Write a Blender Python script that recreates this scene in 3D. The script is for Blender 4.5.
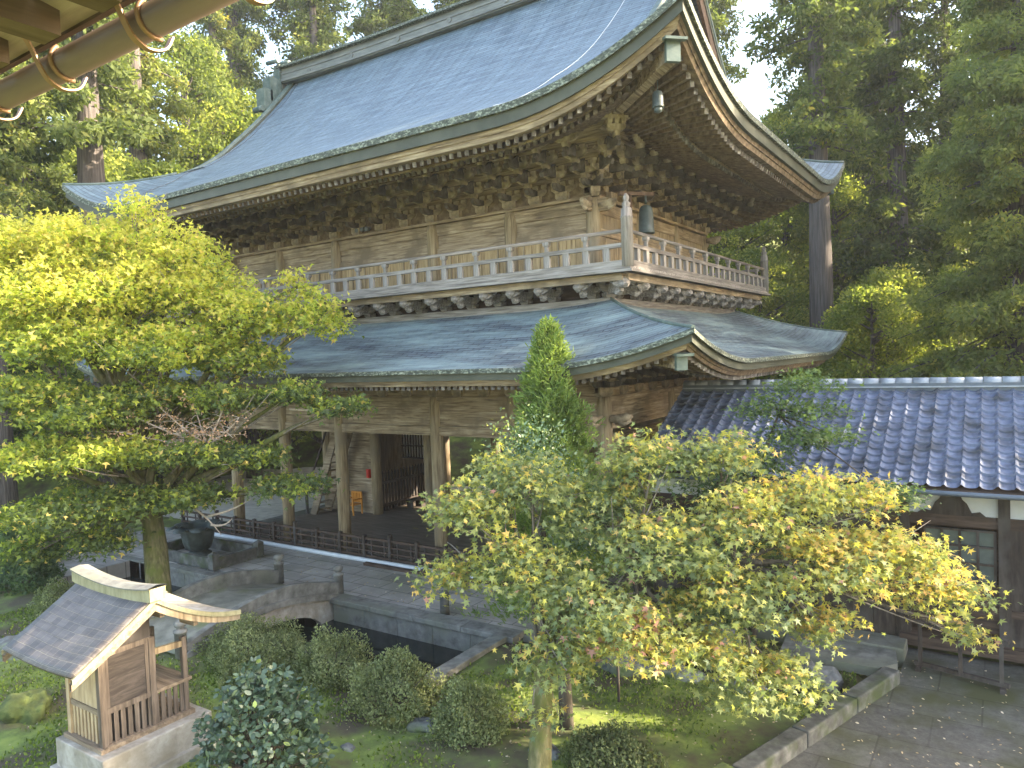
import bpy, math, random
import numpy as np
from mathutils import Vector, Matrix

S = bpy.context.scene
for o in list(bpy.data.objects):
    bpy.data.objects.remove(o)
R = math.radians

# ------------------------------------------------------------------ camera
cam_data = bpy.data.cameras.new('camera')
cam = bpy.data.objects.new('camera', cam_data)
S.collection.objects.link(cam)
S.camera = cam
CAM = Vector((8.714, -17.46, 0.0))
Fw = Vector((-0.55306709, 0.8322438, -0.03856221))
Rt = Vector((0.8330763, 0.55187686, -0.03762729))
Up = Vector((0.01003349, 0.05293568, 0.99854752))
m = Matrix((Rt, Up, -Fw)).transposed().to_4x4()
m.translation = CAM
cam.matrix_world = m
cam_data.sensor_width = 36.0
cam_data.lens = 735.7 / 1024 * 36.0
cam_data.clip_start = 0.1
cam_data.clip_end = 2000

# ------------------------------------------------------------------ light
SUN_EL, SUN_AZ = 25.0, 57.0          # azimuth: degrees from +Y towards +X
W = bpy.data.worlds.new("World")
S.world = W
W.use_nodes = True
nt = W.node_tree
nt.nodes.clear()
wo = nt.nodes.new('ShaderNodeOutputWorld')
bg = nt.nodes.new('ShaderNodeBackground')
sky = nt.nodes.new('ShaderNodeTexSky')
sky.sky_type = 'NISHITA'
sky.sun_disc = False
sky.sun_elevation = R(SUN_EL)
sky.sun_rotation = R(SUN_AZ)
sky.air_density = 1.0
sky.dust_density = 2.5
sky.ozone_density = 1.0
nt.links.new(sky.outputs[0], bg.inputs[0])
bg.inputs[1].default_value = 0.15
nt.links.new(bg.outputs[0], wo.inputs[0])
sd = bpy.data.lights.new('sun', 'SUN')
sd.energy = 3.2
sd.angle = R(0.55)
sd.color = (1.0, 0.90, 0.74)
sun = bpy.data.objects.new('sun', sd)
S.collection.objects.link(sun)
sdir = Vector((math.sin(R(SUN_AZ)) * math.cos(R(SUN_EL)), math.cos(R(SUN_AZ)) * math.cos(R(SUN_EL)), math.sin(R(SUN_EL))))
sun.rotation_euler = sdir.to_track_quat('Z', 'Y').to_euler()
sun.location = (30, 20, 40)
S.view_settings.view_transform = 'Standard'
S.view_settings.look = 'None'
S.view_settings.exposure = 2.95
S.view_settings.use_white_balance = True
S.view_settings.white_balance_temperature = 7200
S.view_settings.gamma = 1
S.view_settings.use_curve_mapping = False
try:
    S.cycles.max_bounces = 6
    S.cycles.diffuse_bounces = 5
    S.cycles.transparent_max_bounces = 6
    S.cycles.volume_bounces = 0
except Exception:
    pass

# ------------------------------------------------------------------ materials
def mk(name, cols, scale=(1, 1, 1), ns=4.0, detail=6.0, rough=0.8, bump=0.3, bscale=None, dist=0.0,
       metal=0.0, uv=False, trans=None, spec=0.3, blot=None, blots=0.6, pos=None, bdist=0.02, rrough=0.6):
    """noise-driven colour ramp with bump; blot = second colour mixed in by a big noise"""
    m = bpy.data.materials.new(name)
    m.use_nodes = True
    n = m.node_tree.nodes
    l = m.node_tree.links
    n.clear()
    out = n.new('ShaderNodeOutputMaterial')
    b = n.new('ShaderNodeBsdfPrincipled')
    tc = n.new('ShaderNodeTexCoord')
    mp = n.new('ShaderNodeMapping')
    mp.inputs['Scale'].default_value = scale
    l.new(tc.outputs['UV' if uv else 'Object'], mp.inputs['Vector'])
    nz = n.new('ShaderNodeTexNoise')
    nz.inputs['Scale'].default_value = ns
    nz.inputs['Detail'].default_value = detail
    nz.inputs['Roughness'].default_value = rrough
    nz.inputs['Distortion'].default_value = dist
    l.new(mp.outputs[0], nz.inputs['Vector'])
    cr = n.new('ShaderNodeValToRGB')
    els = cr.color_ramp.elements
    k = len(cols)
    for i, c in enumerate(cols):
        p = pos[i] if pos else 0.28 + 0.44 * i / max(1, k - 1)
        e = els[i] if i < 2 else els.new(p)
        e.position = p
        e.color = (c[0], c[1], c[2], 1)
    l.new(nz.outputs['Fac'], cr.inputs[0])
    col = cr.outputs[0]
    if blot is not None:
        n2 = n.new('ShaderNodeTexNoise')
        n2.inputs['Scale'].default_value = blots
        n2.inputs['Detail'].default_value = 5
        l.new(tc.outputs['UV' if uv else 'Object'], n2.inputs['Vector'])
        r2 = n.new('ShaderNodeMapRange')
        r2.inputs[1].default_value = 0.48
        r2.inputs[2].default_value = 0.66
        l.new(n2.outputs['Fac'], r2.inputs[0])
        mx = n.new('ShaderNodeMix')
        mx.data_type = 'RGBA'
        l.new(r2.outputs[0], mx.inputs[0])
        l.new(col, mx.inputs[6])
        mx.inputs[7].default_value = (blot[0], blot[1], blot[2], 1)
        col = mx.outputs[2]
    l.new(col, b.inputs['Base Color'])
    b.inputs['Roughness'].default_value = rough
    b.inputs['Metallic'].default_value = metal
    b.inputs['Specular IOR Level'].default_value = spec
    if bump:
        bp = n.new('ShaderNodeBump')
        bp.inputs['Strength'].default_value = bump
        bp.inputs['Distance'].default_value = bdist
        l.new(nz.outputs['Fac'], bp.inputs['Height'])
        l.new(bp.outputs[0], b.inputs['Normal'])
    l.new(b.outputs[0], out.inputs[0])
    return m

def leafmat(name, stops, tr=0.45, gloss=0.5, attr=True, hue_var=0.0, trc=(1.0, 1.05, 0.55)):
    """leaf: diffuse + translucent + a little gloss, coloured by the per-leaf 'tint' attribute"""
    m = bpy.data.materials.new(name)
    m.use_nodes = True
    n = m.node_tree.nodes
    l = m.node_tree.links
    n.clear()
    out = n.new('ShaderNodeOutputMaterial')
    cr = n.new('ShaderNodeValToRGB')
    els = cr.color_ramp.elements
    for i, (p, c) in enumerate(stops):
        e = els[i] if i < 2 else els.new(p)
        e.position = p
        e.color = (c[0], c[1], c[2], 1)
    if attr:
        at = n.new('ShaderNodeAttribute')
        at.attribute_name = 'tint'
        src = at.outputs['Fac']
        if hue_var:
            oi = n.new('ShaderNodeObjectInfo')
            ma = n.new('ShaderNodeMath')
            ma.operation = 'MULTIPLY_ADD'
            l.new(oi.outputs['Random'], ma.inputs[0])
            ma.inputs[1].default_value = hue_var
            l.new(src, ma.inputs[2])
            src = ma.outputs[0]
        l.new(src, cr.inputs[0])
    d = n.new('ShaderNodeBsdfPrincipled')
    d.inputs['Roughness'].default_value = 0.6 if gloss < 1 else 0.35
    d.inputs['Specular IOR Level'].default_value = gloss * 0.5
    l.new(cr.outputs[0], d.inputs['Base Color'])
    t = n.new('ShaderNodeBsdfTranslucent')
    mm = n.new('ShaderNodeMix')
    mm.data_type = 'RGBA'
    mm.blend_type = 'MULTIPLY'
    mm.inputs[0].default_value = 1
    l.new(cr.outputs[0], mm.inputs[6])
    mm.inputs[7].default_value = (trc[0] * 1.6, trc[1] * 1.6, trc[2] * 1.6, 1)
    l.new(mm.outputs[2], t.inputs[0])
    ms = n.new('ShaderNodeMixShader')
    ms.inputs[0].default_value = tr
    l.new(d.outputs[0], ms.inputs[1])
    l.new(t.outputs[0], ms.inputs[2])
    l.new(ms.outputs[0], out.inputs[0])
    return m

def roofmat(name, c1, c2, dark, bw, bh, rough=0.45, teal=None, mort=0.012):
    """copper shingles in courses, by UV in metres (u along the eave, v up the slope)"""
    m = bpy.data.materials.new(name)
    m.use_nodes = True
    n = m.node_tree.nodes
    l = m.node_tree.links
    n.clear()
    out = n.new('ShaderNodeOutputMaterial')
    b = n.new('ShaderNodeBsdfPrincipled')
    tc = n.new('ShaderNodeTexCoord')
    wn = n.new('ShaderNodeTexNoise')
    wn.inputs['Scale'].default_value = 1.3
    l.new(tc.outputs['UV'], wn.inputs['Vector'])
    ad = n.new('ShaderNodeMix')
    ad.data_type = 'RGBA'
    ad.blend_type = 'ADD'
    ad.inputs[0].default_value = 0.05
    l.new(tc.outputs['UV'], ad.inputs[6])
    l.new(wn.outputs['Color'], ad.inputs[7])
    br = n.new('ShaderNodeTexBrick')
    br.inputs['Scale'].default_value = 1.0
    br.inputs['Brick Width'].default_value = bw
    br.inputs['Row Height'].default_value = bh
    br.inputs['Mortar Size'].default_value = mort
    br.inputs['Mortar Smooth'].default_value = 0.6
    br.inputs['Color1'].default_value = (*c1, 1)
    br.inputs['Color2'].default_value = (*c2, 1)
    br.inputs['Mortar'].default_value = (*dark, 1)
    l.new(ad.outputs[2], br.inputs['Vector'])
    mp = n.new('ShaderNodeMapping')
    mp.inputs['Scale'].default_value = (0.35, 3.0, 1)
    l.new(tc.outputs['UV'], mp.inputs['Vector'])
    nz = n.new('ShaderNodeTexNoise')
    nz.inputs['Scale'].default_value = 2.2
    nz.inputs['Detail'].default_value = 9
    nz.inputs['Roughness'].default_value = 0.7
    l.new(mp.outputs[0], nz.inputs['Vector'])
    cr = n.new('ShaderNodeValToRGB')
    cr.color_ramp.elements[0].position = 0.32
    cr.color_ramp.elements[0].color = (0.5, 0.52, 0.58, 1)
    cr.color_ramp.elements[1].position = 0.68
    cr.color_ramp.elements[1].color = (1.3, 1.3, 1.26, 1)
    l.new(nz.outputs['Fac'], cr.inputs[0])
    mx = n.new('ShaderNodeMix')
    mx.data_type = 'RGBA'
    mx.blend_type = 'MULTIPLY'
    mx.inputs[0].default_value = 1
    l.new(br.outputs['Color'], mx.inputs[6])
    l.new(cr.outputs[0], mx.inputs[7])
    # streaks running down the slope and darker weathered patches
    mp5 = n.new('ShaderNodeMapping')
    mp5.inputs['Scale'].default_value = (2.6, .16, 1)
    l.new(tc.outputs['UV'], mp5.inputs['Vector'])
    n5 = n.new('ShaderNodeTexNoise')
    n5.inputs['Scale'].default_value = 1.6
    n5.inputs['Detail'].default_value = 8
    n5.inputs['Roughness'].default_value = .6
    l.new(mp5.outputs[0], n5.inputs['Vector'])
    r5 = n.new('ShaderNodeValToRGB')
    r5.color_ramp.elements[0].position = .36
    r5.color_ramp.elements[0].color = (.74, .76, .74, 1)
    r5.color_ramp.elements[1].position = .6
    r5.color_ramp.elements[1].color = (1.12, 1.12, 1.1, 1)
    l.new(n5.outputs['Fac'], r5.inputs[0])
    m5 = n.new('ShaderNodeMix')
    m5.data_type = 'RGBA'
    m5.blend_type = 'MULTIPLY'
    m5.inputs[0].default_value = .8
    l.new(mx.outputs[2], m5.inputs[6])
    l.new(r5.outputs[0], m5.inputs[7])
    col = m5.outputs[2]
    if teal is not None:
        n3 = n.new('ShaderNodeTexNoise')
        n3.inputs['Scale'].default_value = 0.55
        n3.inputs['Detail'].default_value = 8
        n3.inputs['Roughness'].default_value = 0.65
        mp3 = n.new('ShaderNodeMapping')
        mp3.inputs['Scale'].default_value = (0.5, 2.2, 1)
        l.new(tc.outputs['UV'], mp3.inputs['Vector'])
        l.new(mp3.outputs[0], n3.inputs['Vector'])
        r3 = n.new('ShaderNodeMapRange')
        r3.inputs[1].default_value = 0.42
        r3.inputs[2].default_value = 0.62
        l.new(n3.outputs['Fac'], r3.inputs[0])
        m3 = n.new('ShaderNodeMix')
        m3.data_type = 'RGBA'
        l.new(r3.outputs[0], m3.inputs[0])
        l.new(col, m3.inputs[6])
        m4 = n.new('ShaderNodeMix')
        m4.data_type = 'RGBA'
        m4.blend_type = 'MULTIPLY'
        m4.inputs[0].default_value = 0.6
        m4.inputs[6].default_value = (*teal, 1)
        l.new(cr.outputs[0], m4.inputs[7])
        l.new(m4.outputs[2], m3.inputs[7])
        col = m3.outputs[2]
    l.new(col, b.inputs['Base Color'])
    b.inputs['Roughness'].default_value = rough
    b.inputs['Specular IOR Level'].default_value = 0.5
    bp = n.new('ShaderNodeBump')
    bp.inputs['Strength'].default_value = 0.55
    bp.inputs['Distance'].default_value = 0.02
    l.new(br.outputs['Fac'], bp.inputs['Height'])
    bp.invert = True
    bp2 = n.new('ShaderNodeBump')
    bp2.inputs['Strength'].default_value = 0.4
    bp2.inputs['Distance'].default_value = 0.03
    l.new(nz.outputs['Fac'], bp2.inputs['Height'])
    l.new(bp.outputs[0], bp2.inputs['Normal'])
    l.new(bp2.outputs[0], b.inputs['Normal'])
    l.new(b.outputs[0], out.inputs[0])
    return m

M = {}
M['wood_x'] = mk('weathered_timber_x', [(.05, .035, .024), (.25, .18, .115), (.4, .31, .21), (.56, .46, .34)], (0.35, 5, 5), 3.0, 9, bump=.5, dist=.6, blot=(.2, .15, .1), blots=1.3)
M['wood_y'] = mk('weathered_timber_y', [(.05, .035, .024), (.25, .18, .115), (.4, .31, .21), (.56, .46, .34)], (5, 0.35, 5), 3.0, 9, bump=.5, dist=.6, blot=(.2, .15, .1), blots=1.3)
M['wood_z'] = mk('weathered_timber_z', [(.11, .078, .046), (.3, .225, .135), (.46, .37, .24)], (5, 5, 0.35), 3.0, 9, bump=.5, dist=.4, blot=(.25, .2, .14), blots=.8)
M['wood_carved'] = mk('carved_timber', [(.12, .088, .062), (.38, .3, .21), (.58, .49, .36)], (1, 1, 1), 4.5, 8, bump=.5, blot=(.17, .135, .1), blots=1.6)
M['wood_tail_shade'] = mk('weathered_tail_shade_timber', [(.05, .042, .036), (.12, .1, .085), (.22, .19, .165)], (1, 1, 1), 4, 7, bump=.4)  # weathered tails; also the painted shade on the bracket out arms
M['wood_plank'] = mk('warm_plank', [(.16, .1, .05), (.42, .29, .15), (.56, .41, .23)], (5, 5, .35), 3.0, 9, bump=.5, dist=.4)
M['wood_grey_x'] = mk('grey_timber_x', [(.1, .085, .072), (.25, .22, .195), (.4, .365, .335)], (0.4, 6, 6), 3.0, 9, bump=.5, dist=.4)
M['wood_grey_y_shade'] = mk('shaded_grey_timber_y', [(.07, .06, .052), (.17, .148, .13), (.3, .265, .24)], (6, 0.4, 6), 3.0, 9, bump=.5, dist=.4)  # darker than the X timber: shade of the side faces put into the colour
M['wood_grey_z'] = mk('grey_timber_z', [(.12, .1, .087), (.25, .222, .2), (.4, .365, .335)], (6, 6, 0.4), 3.0, 9, bump=.5, dist=.4)
M['soffit_shade_wood'] = mk('shaded_soffit_timber', [(.06, .042, .028), (.17, .12, .075), (.28, .21, .135)], (3, 3, 3), 2.0, 8, bump=.4)  # darkened timber, the shade under the eaves put into its colour
M['shrine_shade_wood'] = mk('shaded_shrine_timber', [(.06, .046, .035), (.13, .1, .078), (.22, .175, .14)], (5, 5, .5), 3, 8, bump=.4)  # darker copy for the shrine sides, their shade painted into the timber
M['end_grain'] = mk('rafter_end_grain', [(.05, .042, .036), (.13, .11, .095), (.42, .38, .35)], (1, 1, 1), 6, 5, bump=.2)
M['wood_dark'] = mk('dark_timber', [(.02, .014, .012), (.05, .037, .03), (.09, .07, .058)], (3, 3, 0.5), 3, 8, bump=.4, blot=(.085, .075, .068), blots=1.2)
M['wood_dark_x'] = mk('dark_timber_x', [(.03, .02, .015), (.07, .045, .033), (.12, .08, .06)], (0.5, 4, 4), 3, 8, bump=.4)
M['wood_red'] = mk('reddish_timber', [(.045, .026, .018), (.11, .065, .042), (.19, .125, .088)], (3, 3, .5), 3, 8, bump=.4)
M['wood_new'] = mk('honey_timber', [(.24, .165, .09), (.42, .31, .185), (.54, .42, .27)], (5, 5, .5), 3, 8, bump=.35, dist=.4, blot=(.33, .23, .14), blots=2.0)
M['wood_new_x'] = mk('honey_timber_x', [(.1, .075, .05), (.22, .165, .115), (.34, .265, .185)], (.5, 5, 5), 3, 8, bump=.35, dist=.4)
M['panel_dark'] = mk('dark_grained_panel', [(.035, .028, .024), (.065, .052, .044), (.11, .088, .075)], (1, .9, 5), 2.2, 7, bump=.3, dist=1.2)  # dark grained tone of the shrine side panels
M['copper_up'] = roofmat('patina_copper_upper', (.12, .165, .2), (.165, .215, .25), (.05, .075, .095), .8, .15, rough=.52, mort=.016)
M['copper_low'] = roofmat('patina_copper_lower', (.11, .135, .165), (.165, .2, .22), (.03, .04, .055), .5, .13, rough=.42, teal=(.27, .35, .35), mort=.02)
M['copper_edge'] = mk('lichen_copper_edge', [(.035, .04, .03), (.08, .09, .068), (.4, .43, .33)], (2.2, 2.2, 4), 6, 8, bump=.6, rough=.7)
M['copper_fascia'] = mk('copper_fascia', [(.05, .053, .037), (.07, .073, .052), (.092, .095, .068)], (1, 1, 1), 1.6, 6, bump=.15, rough=.6)
M['copper_green'] = mk('green_patina_cap', [(.06, .09, .08), (.1, .135, .12), (.16, .195, .17)], (1, 1, 1), 3.5, 6, bump=.25, rough=.5)
M['ridge_side'] = mk('ridge_copper_side', [(.1, .105, .095), (.17, .175, .16), (.24, .24, .21)], (.6, 3, 3), 2, 6, bump=.2, rough=.6)
M['bronze'] = mk('green_bronze', [(.02, .027, .025), (.045, .058, .054), (.095, .115, .108)], (1, 1, 1), 3, 6, bump=.2, rough=.5)
M['stone'] = mk('grey_stone', [(.09, .087, .075), (.18, .175, .155), (.28, .275, .25)], (1, 1, 1), 4, 9, bump=.5, rough=.9, blot=(.16, .165, .12), blots=1.0)
M['stone_dark'] = mk('dark_stone', [(.035, .034, .03), (.1, .098, .088), (.2, .195, .175)], (1, 1, 1), 3, 9, bump=.6, rough=.8, blot=(.06, .075, .03), blots=2.2)  # darker stone tone with greenish blotches
M['stone_pale'] = mk('pale_stone', [(.2, .175, .145), (.34, .31, .265), (.45, .42, .37)], (1, 1, 1), 5, 10, bump=.6, rough=.9, blot=(.25, .22, .17), blots=2.4)
M['rock'] = mk('boulder_rock', [(.06, .06, .058), (.16, .16, .155), (.36, .36, .37)], (1, 1, 1), 2.5, 10, bump=.9, rough=.85, blot=(.1, .13, .05), blots=1.3, bdist=.05)
M['moss'] = mk('moss', [(.035, .045, .018), (.075, .095, .03), (.14, .17, .05)], (1, 1, 1), 4, 9, bump=.8, rough=1, bdist=.04)
M['bark'] = mk('cedar_bark', [(.04, .034, .03), (.1, .085, .077), (.19, .165, .15)], (7, 7, .35), 2, 8, bump=.8, rough=.95, bdist=.06)
M['bark_moss'] = mk('mossy_bark', [(.05, .05, .02), (.12, .11, .05), (.2, .17, .09)], (4, 4, 1), 3, 9, bump=.9, rough=1, blot=(.09, .11, .02), blots=2.5, bdist=.04)
M['bark_grey'] = mk('grey_bark', [(.09, .075, .06), (.2, .17, .14), (.34, .3, .26)], (4, 4, 1), 3, 9, bump=.6, rough=1)
M['bark_dark'] = mk('dark_bark', [(.035, .03, .022), (.08, .066, .05), (.14, .12, .09)], (4, 4, 1), 3, 9, bump=.8, rough=1)
M['dead_twig'] = mk('dead_twig', [(.3, .24, .19), (.45, .37, .31), (.55, .48, .42)], (1, 1, 1), 5, 4, bump=.2, rough=1)
M['plaster'] = mk('white_plaster', [(.55, .55, .54), (.66, .66, .65)], (1, 1, 1), 3, 5, bump=.05, rough=.9)
M['tile'] = mk('glazed_roof_tile', [(.05, .058, .085), (.105, .125, .185), (.16, .185, .25)], (1, 1, 1), 5, 8, bump=.15, rough=.55, spec=.45, blot=(.05, .055, .07), blots=2.2)
M['tile_ridge'] = mk('ridge_tile', [(.14, .15, .17), (.26, .28, .31), (.38, .4, .42)], (1, 1, 1), 4, 8, bump=.2, rough=.4, spec=.6)
M['metal_gutter'] = mk('brown_gutter', [(.075, .055, .044), (.1, .075, .062), (.13, .1, .082)], (.5, 4, 4), 2, 6, bump=.05, rough=.45, spec=.5)
M['metal_dark'] = mk('dark_metal', [(.07, .085, .1), (.12, .14, .165)], (1, 1, 1), 3, 4, bump=.05, rough=.4, spec=.5)
M['copper_strap'] = mk('copper_strap', [(.2, .12, .075), (.28, .175, .11)], (1, 1, 1), 8, 4, bump=.05, rough=.45, metal=.2)
M['pipe_white'] = mk('white_pipe', [(.5, .53, .56), (.64, .67, .7)], (1, 3, 3), 3, 5, bump=.02, rough=.5)
M['orange'] = mk('orange_varnish', [(.55, .2, .03), (.75, .32, .05)], (4, 4, 1), 3, 5, bump=.1, rough=.4)
M['red'] = mk('red_paint', [(.5, .02, .015), (.6, .035, .02)], (1, 1, 1), 3, 3, bump=0, rough=.35)
M['white'] = mk('white_paint', [(.7, .72, .74), (.8, .8, .8)], (1, 1, 1), 3, 3, bump=0, rough=.5)
M['shingle'] = roofmat('shrine_shingle', (.07, .058, .055), (.115, .098, .092), (.2, .165, .125), .19, .15, rough=.55, mort=.006)
M['shrine_trim'] = mk('yellowed_copper_trim', [(.17, .16, .085), (.27, .25, .15), (.36, .34, .22)], (3, 3, 1), 3, 6, bump=.15, rough=.5)
M['eave_board'] = mk('near_eave_board', [(.17, .135, .105), (.28, .225, .18), (.37, .31, .255)], (.4, 5, 5), 3, 8, bump=.2)
M['eave_rafter'] = mk('near_eave_rafter', [(.05, .035, .025), (.1, .07, .05), (.15, .11, .08)], (5, .4, 5), 3, 8, bump=.2)
M['paper'] = mk('lattice_paper', [(.6, .6, .58), (.7, .7, .68)], (1, 1, 1), 3, 3, bump=0, rough=.8)
M['sand'] = mk('sandy_yard', [(.45, .42, .36), (.58, .54, .47), (.7, .66, .58)], (1, 1, 1), 3, 7, bump=.1, rough=1)
M['floor'] = mk('hall_floor', [(.1, .08, .065), (.17, .14, .115), (.25, .21, .18)], (.4, 3, 3), 3, 7, bump=.1, rough=.5)

# ------------------------------------------------------------------ mesh helpers
class MB:
    def __init__(self):
        self.v = []
        self.f = []
        self.uv = None
        self.sm = []

    def add(self, vs, fs, smooth=False):
        o = len(self.v)
        self.v.extend(tuple(p) for p in vs)
        self.f.extend(tuple(i + o for i in f) for f in fs)
        self.sm.extend([smooth] * len(fs))
        return self

    def box(self, x0, x1, y0, y1, z0, z1):
        v = [(x0, y0, z0), (x1, y0, z0), (x1, y1, z0), (x0, y1, z0), (x0, y0, z1), (x1, y0, z1), (x1, y1, z1), (x0, y1, z1)]
        f = [(0, 3, 2, 1), (4, 5, 6, 7), (0, 1, 5, 4), (1, 2, 6, 5), (2, 3, 7, 6), (3, 0, 4, 7)]
        return self.add(v, f)

    def cbox(self, c, s):
        return self.box(c[0] - s[0] / 2, c[0] + s[0] / 2, c[1] - s[1] / 2, c[1] + s[1] / 2, c[2] - s[2] / 2, c[2] + s[2] / 2)

    def block(self, c, s, t=0.7):
        """masu block: bottom third tapers in"""
        x, y, z = c
        a, b, h = s[0] / 2, s[1] / 2, s[2] / 2
        v = []
        for zz, k in ((-h, t), (-h * .2, 1), (h, 1)):
            v += [(x - a * k, y - b * k, z + zz), (x + a * k, y - b * k, z + zz), (x + a * k, y + b * k, z + zz), (x - a * k, y + b * k, z + zz)]
        f = [(3, 2, 1, 0), (8, 9, 10, 11)]
        for r in (0, 4):
            for i in range(4):
                j = (i + 1) % 4
                f.append((r + i, r + j, r + 4 + j, r + 4 + i))
        return self.add(v, f)

    def beam(self, p, q, w, h, up=(0, 0, 1), w2=None, h2=None):
        p = Vector(p)
        q = Vector(q)
        d = (q - p).normalized()
        s = d.cross(Vector(up))
        if s.length < 1e-4:
            s = d.cross(Vector((0, 1, 0)))
        s.normalize()
        u = s.cross(d)
        w2 = w if w2 is None else w2
        h2 = h if h2 is None else h2
        v = []
        for c, a, b in ((p, w, h), (q, w2, h2)):
            for i, j in ((-1, -1), (1, -1), (1, 1), (-1, 1)):
                v.append(c + s * i * a / 2 + u * j * b / 2)
        f = [(0, 1, 2, 3), (7, 6, 5, 4), (0, 4, 5, 1), (1, 5, 6, 2), (2, 6, 7, 3), (3, 7, 4, 0)]
        return self.add(v, f)

    def tube(self, pts, rad, n=8, cap=True, smooth=True, jit=0.0, rng=None):
        pts = [Vector(p) for p in pts]
        k = len(pts)
        if not hasattr(rad, '__len__'):
            rad = [rad] * k
        vs = []
        ref = None
        for i, p in enumerate(pts):
            d = (pts[min(i + 1, k - 1)] - pts[max(i - 1, 0)])
            if d.length < 1e-6:
                d = Vector((0, 0, 1))
            d.normalize()
            if ref is None:
                ref = d.orthogonal().normalized()
            ref = (ref - d * ref.dot(d))
            if ref.length < 1e-5:
                ref = d.orthogonal()
            ref.normalize()
            b = d.cross(ref)
            for j in range(n):
                a = 2 * math.pi * j / n
                r = rad[i]
                if jit and rng:
                    r *= 1 + rng.uniform(-jit, jit)
                vs.append(p + (ref * math.cos(a) + b * math.sin(a)) * r)
        f = []
        for i in range(k - 1):
            for j in range(n):
                j2 = (j + 1) % n
                f.append((i * n + j, i * n + j2, (i + 1) * n + j2, (i + 1) * n + j))
        self.add(vs, f, smooth)
        if cap:
            o = len(self.v) - len(vs)
            self.f.append(tuple(o + j for j in range(n))[::-1])
            self.f.append(tuple(o + (k - 1) * n + j for j in range(n)))
            self.sm += [False, False]
        return self

    def lathe(self, c, prof, n=16, smooth=True, lobes=0, lamp=0.0):
        """prof: list of (r, z)"""
        vs = []
        for r, z in prof:
            for j in range(n):
                a = 2 * math.pi * j / n
                rr = r * (1 + lamp * abs(math.cos(a * lobes / 2))) if lobes else r
                vs.append((c[0] + rr * math.cos(a), c[1] + rr * math.sin(a), c[2] + z))
        f = []
        k = len(prof)
        for i in range(k - 1):
            for j in range(n):
                j2 = (j + 1) % n
                f.append((i * n + j, i * n + j2, (i + 1) * n + j2, (i + 1) * n + j))
        f.append(tuple(range(n))[::-1])
        f.append(tuple((k - 1) * n + j for j in range(n)))
        return self.add(vs, f, smooth)

    def prism(self, poly, axis, a0, a1):
        """extrude a 2D polygon; axis 'x': poly=(y,z), 'y': poly=(x,z), 'z': poly=(x,y)"""
        def P(u, w, a):
            return {'x': (a, u, w), 'y': (u, a, w), 'z': (u, w, a)}[axis]
        n = len(poly)
        v = [P(u, w, a0) for u, w in poly] + [P(u, w, a1) for u, w in poly]
        f = [tuple(range(n))[::-1], tuple(range(n, 2 * n))]
        for i in range(n):
            j = (i + 1) % n
            f.append((i, j, n + j, n + i))
        return self.add(v, f)

    def grid(self, rows, smooth=True, close=False):
        """rows: list of lists of points"""
        m_ = len(rows)
        n = len(rows[0])
        v = [p for r in rows for p in r]
        f = []
        for i in range(m_ - 1):
            for j in range(n - 1 if not close else n):
                j2 = (j + 1) % n
                f.append((i * n + j, i * n + j2, (i + 1) * n + j2, (i + 1) * n + j))
        return self.add(v, f, smooth)

def world_loc(o):
    v = Vector((0, 0, 0))
    while o is not None:
        v += o.location
        o = o.parent
    return v

def build(name, mb, mat, parent=None, uv=None, local=False, fix=True):
    """link mb as one mesh; world coordinates unless local"""
    off = Vector((0, 0, 0)) if (local or parent is None) else world_loc(parent)
    me = bpy.data.meshes.new(name)
    v = [(p[0] - off.x, p[1] - off.y, p[2] - off.z) for p in mb.v]
    me.from_pydata(v, [], mb.f)
    if any(mb.sm):
        me.polygons.foreach_set('use_smooth', mb.sm)
    if uv is not None:
        ul = me.uv_layers.new(name='UVMap')
        li = np.zeros(len(me.loops), dtype=np.int32)
        me.loops.foreach_get('vertex_index', li)
        ul.data.foreach_set('uv', np.array(uv, dtype=np.float32)[li].ravel())
    if fix:
        import bmesh
        bm = bmesh.new()
        bm.from_mesh(me)
        bmesh.ops.recalc_face_normals(bm, faces=bm.faces)
        bm.to_mesh(me)
        bm.free()
    me.materials.append(mat)
    o = bpy.data.objects.new(name, me)
    S.collection.objects.link(o)
    if parent is not None:
        o.parent = parent
    return o

def tag(o, label=None, cat=None, group=None, kind=None):
    if label: o['label'] = label
    if cat: o['category'] = cat
    if group: o['group'] = group
    if kind: o['kind'] = kind
    return o

def thing(name, label, cat, loc, group=None):
    o = bpy.data.objects.new(name, None)
    S.collection.objects.link(o)
    o.location = loc
    o.empty_display_size = 0.3
    return tag(o, label, cat, group)

def centre(o):
    """give a top-level mesh an origin at its base"""
    me = o.data
    co = np.zeros(len(me.vertices) * 3)
    me.vertices.foreach_get('co', co)
    co = co.reshape(-1, 3)
    c = np.array([(co[:, 0].min() + co[:, 0].max()) / 2, (co[:, 1].min() + co[:, 1].max()) / 2, co[:, 2].min()])
    me.vertices.foreach_set('co', (co - c).ravel())
    o.location = Vector(c)
    return o

def dup(root, loc, rz=0.0, sc=None, label=None, group=None):
    r = root.copy()
    S.collection.objects.link(r)
    r.location = loc
    r.rotation_euler = (0, 0, rz)
    if sc is not None:
        r.scale = (sc, sc, sc)
    if label: r['label'] = label
    if group: r['group'] = group
    for ch in list(root.children):
        c = ch.copy()
        S.collection.objects.link(c)
        c.parent = r
        for g in list(ch.children):
            d = g.copy()
            S.collection.objects.link(d)
            d.parent = c
    return r

def boxes(name, bl, mat, parent):
    return [build(name, MB().box(*b), mat, parent) for b in bl]

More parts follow.
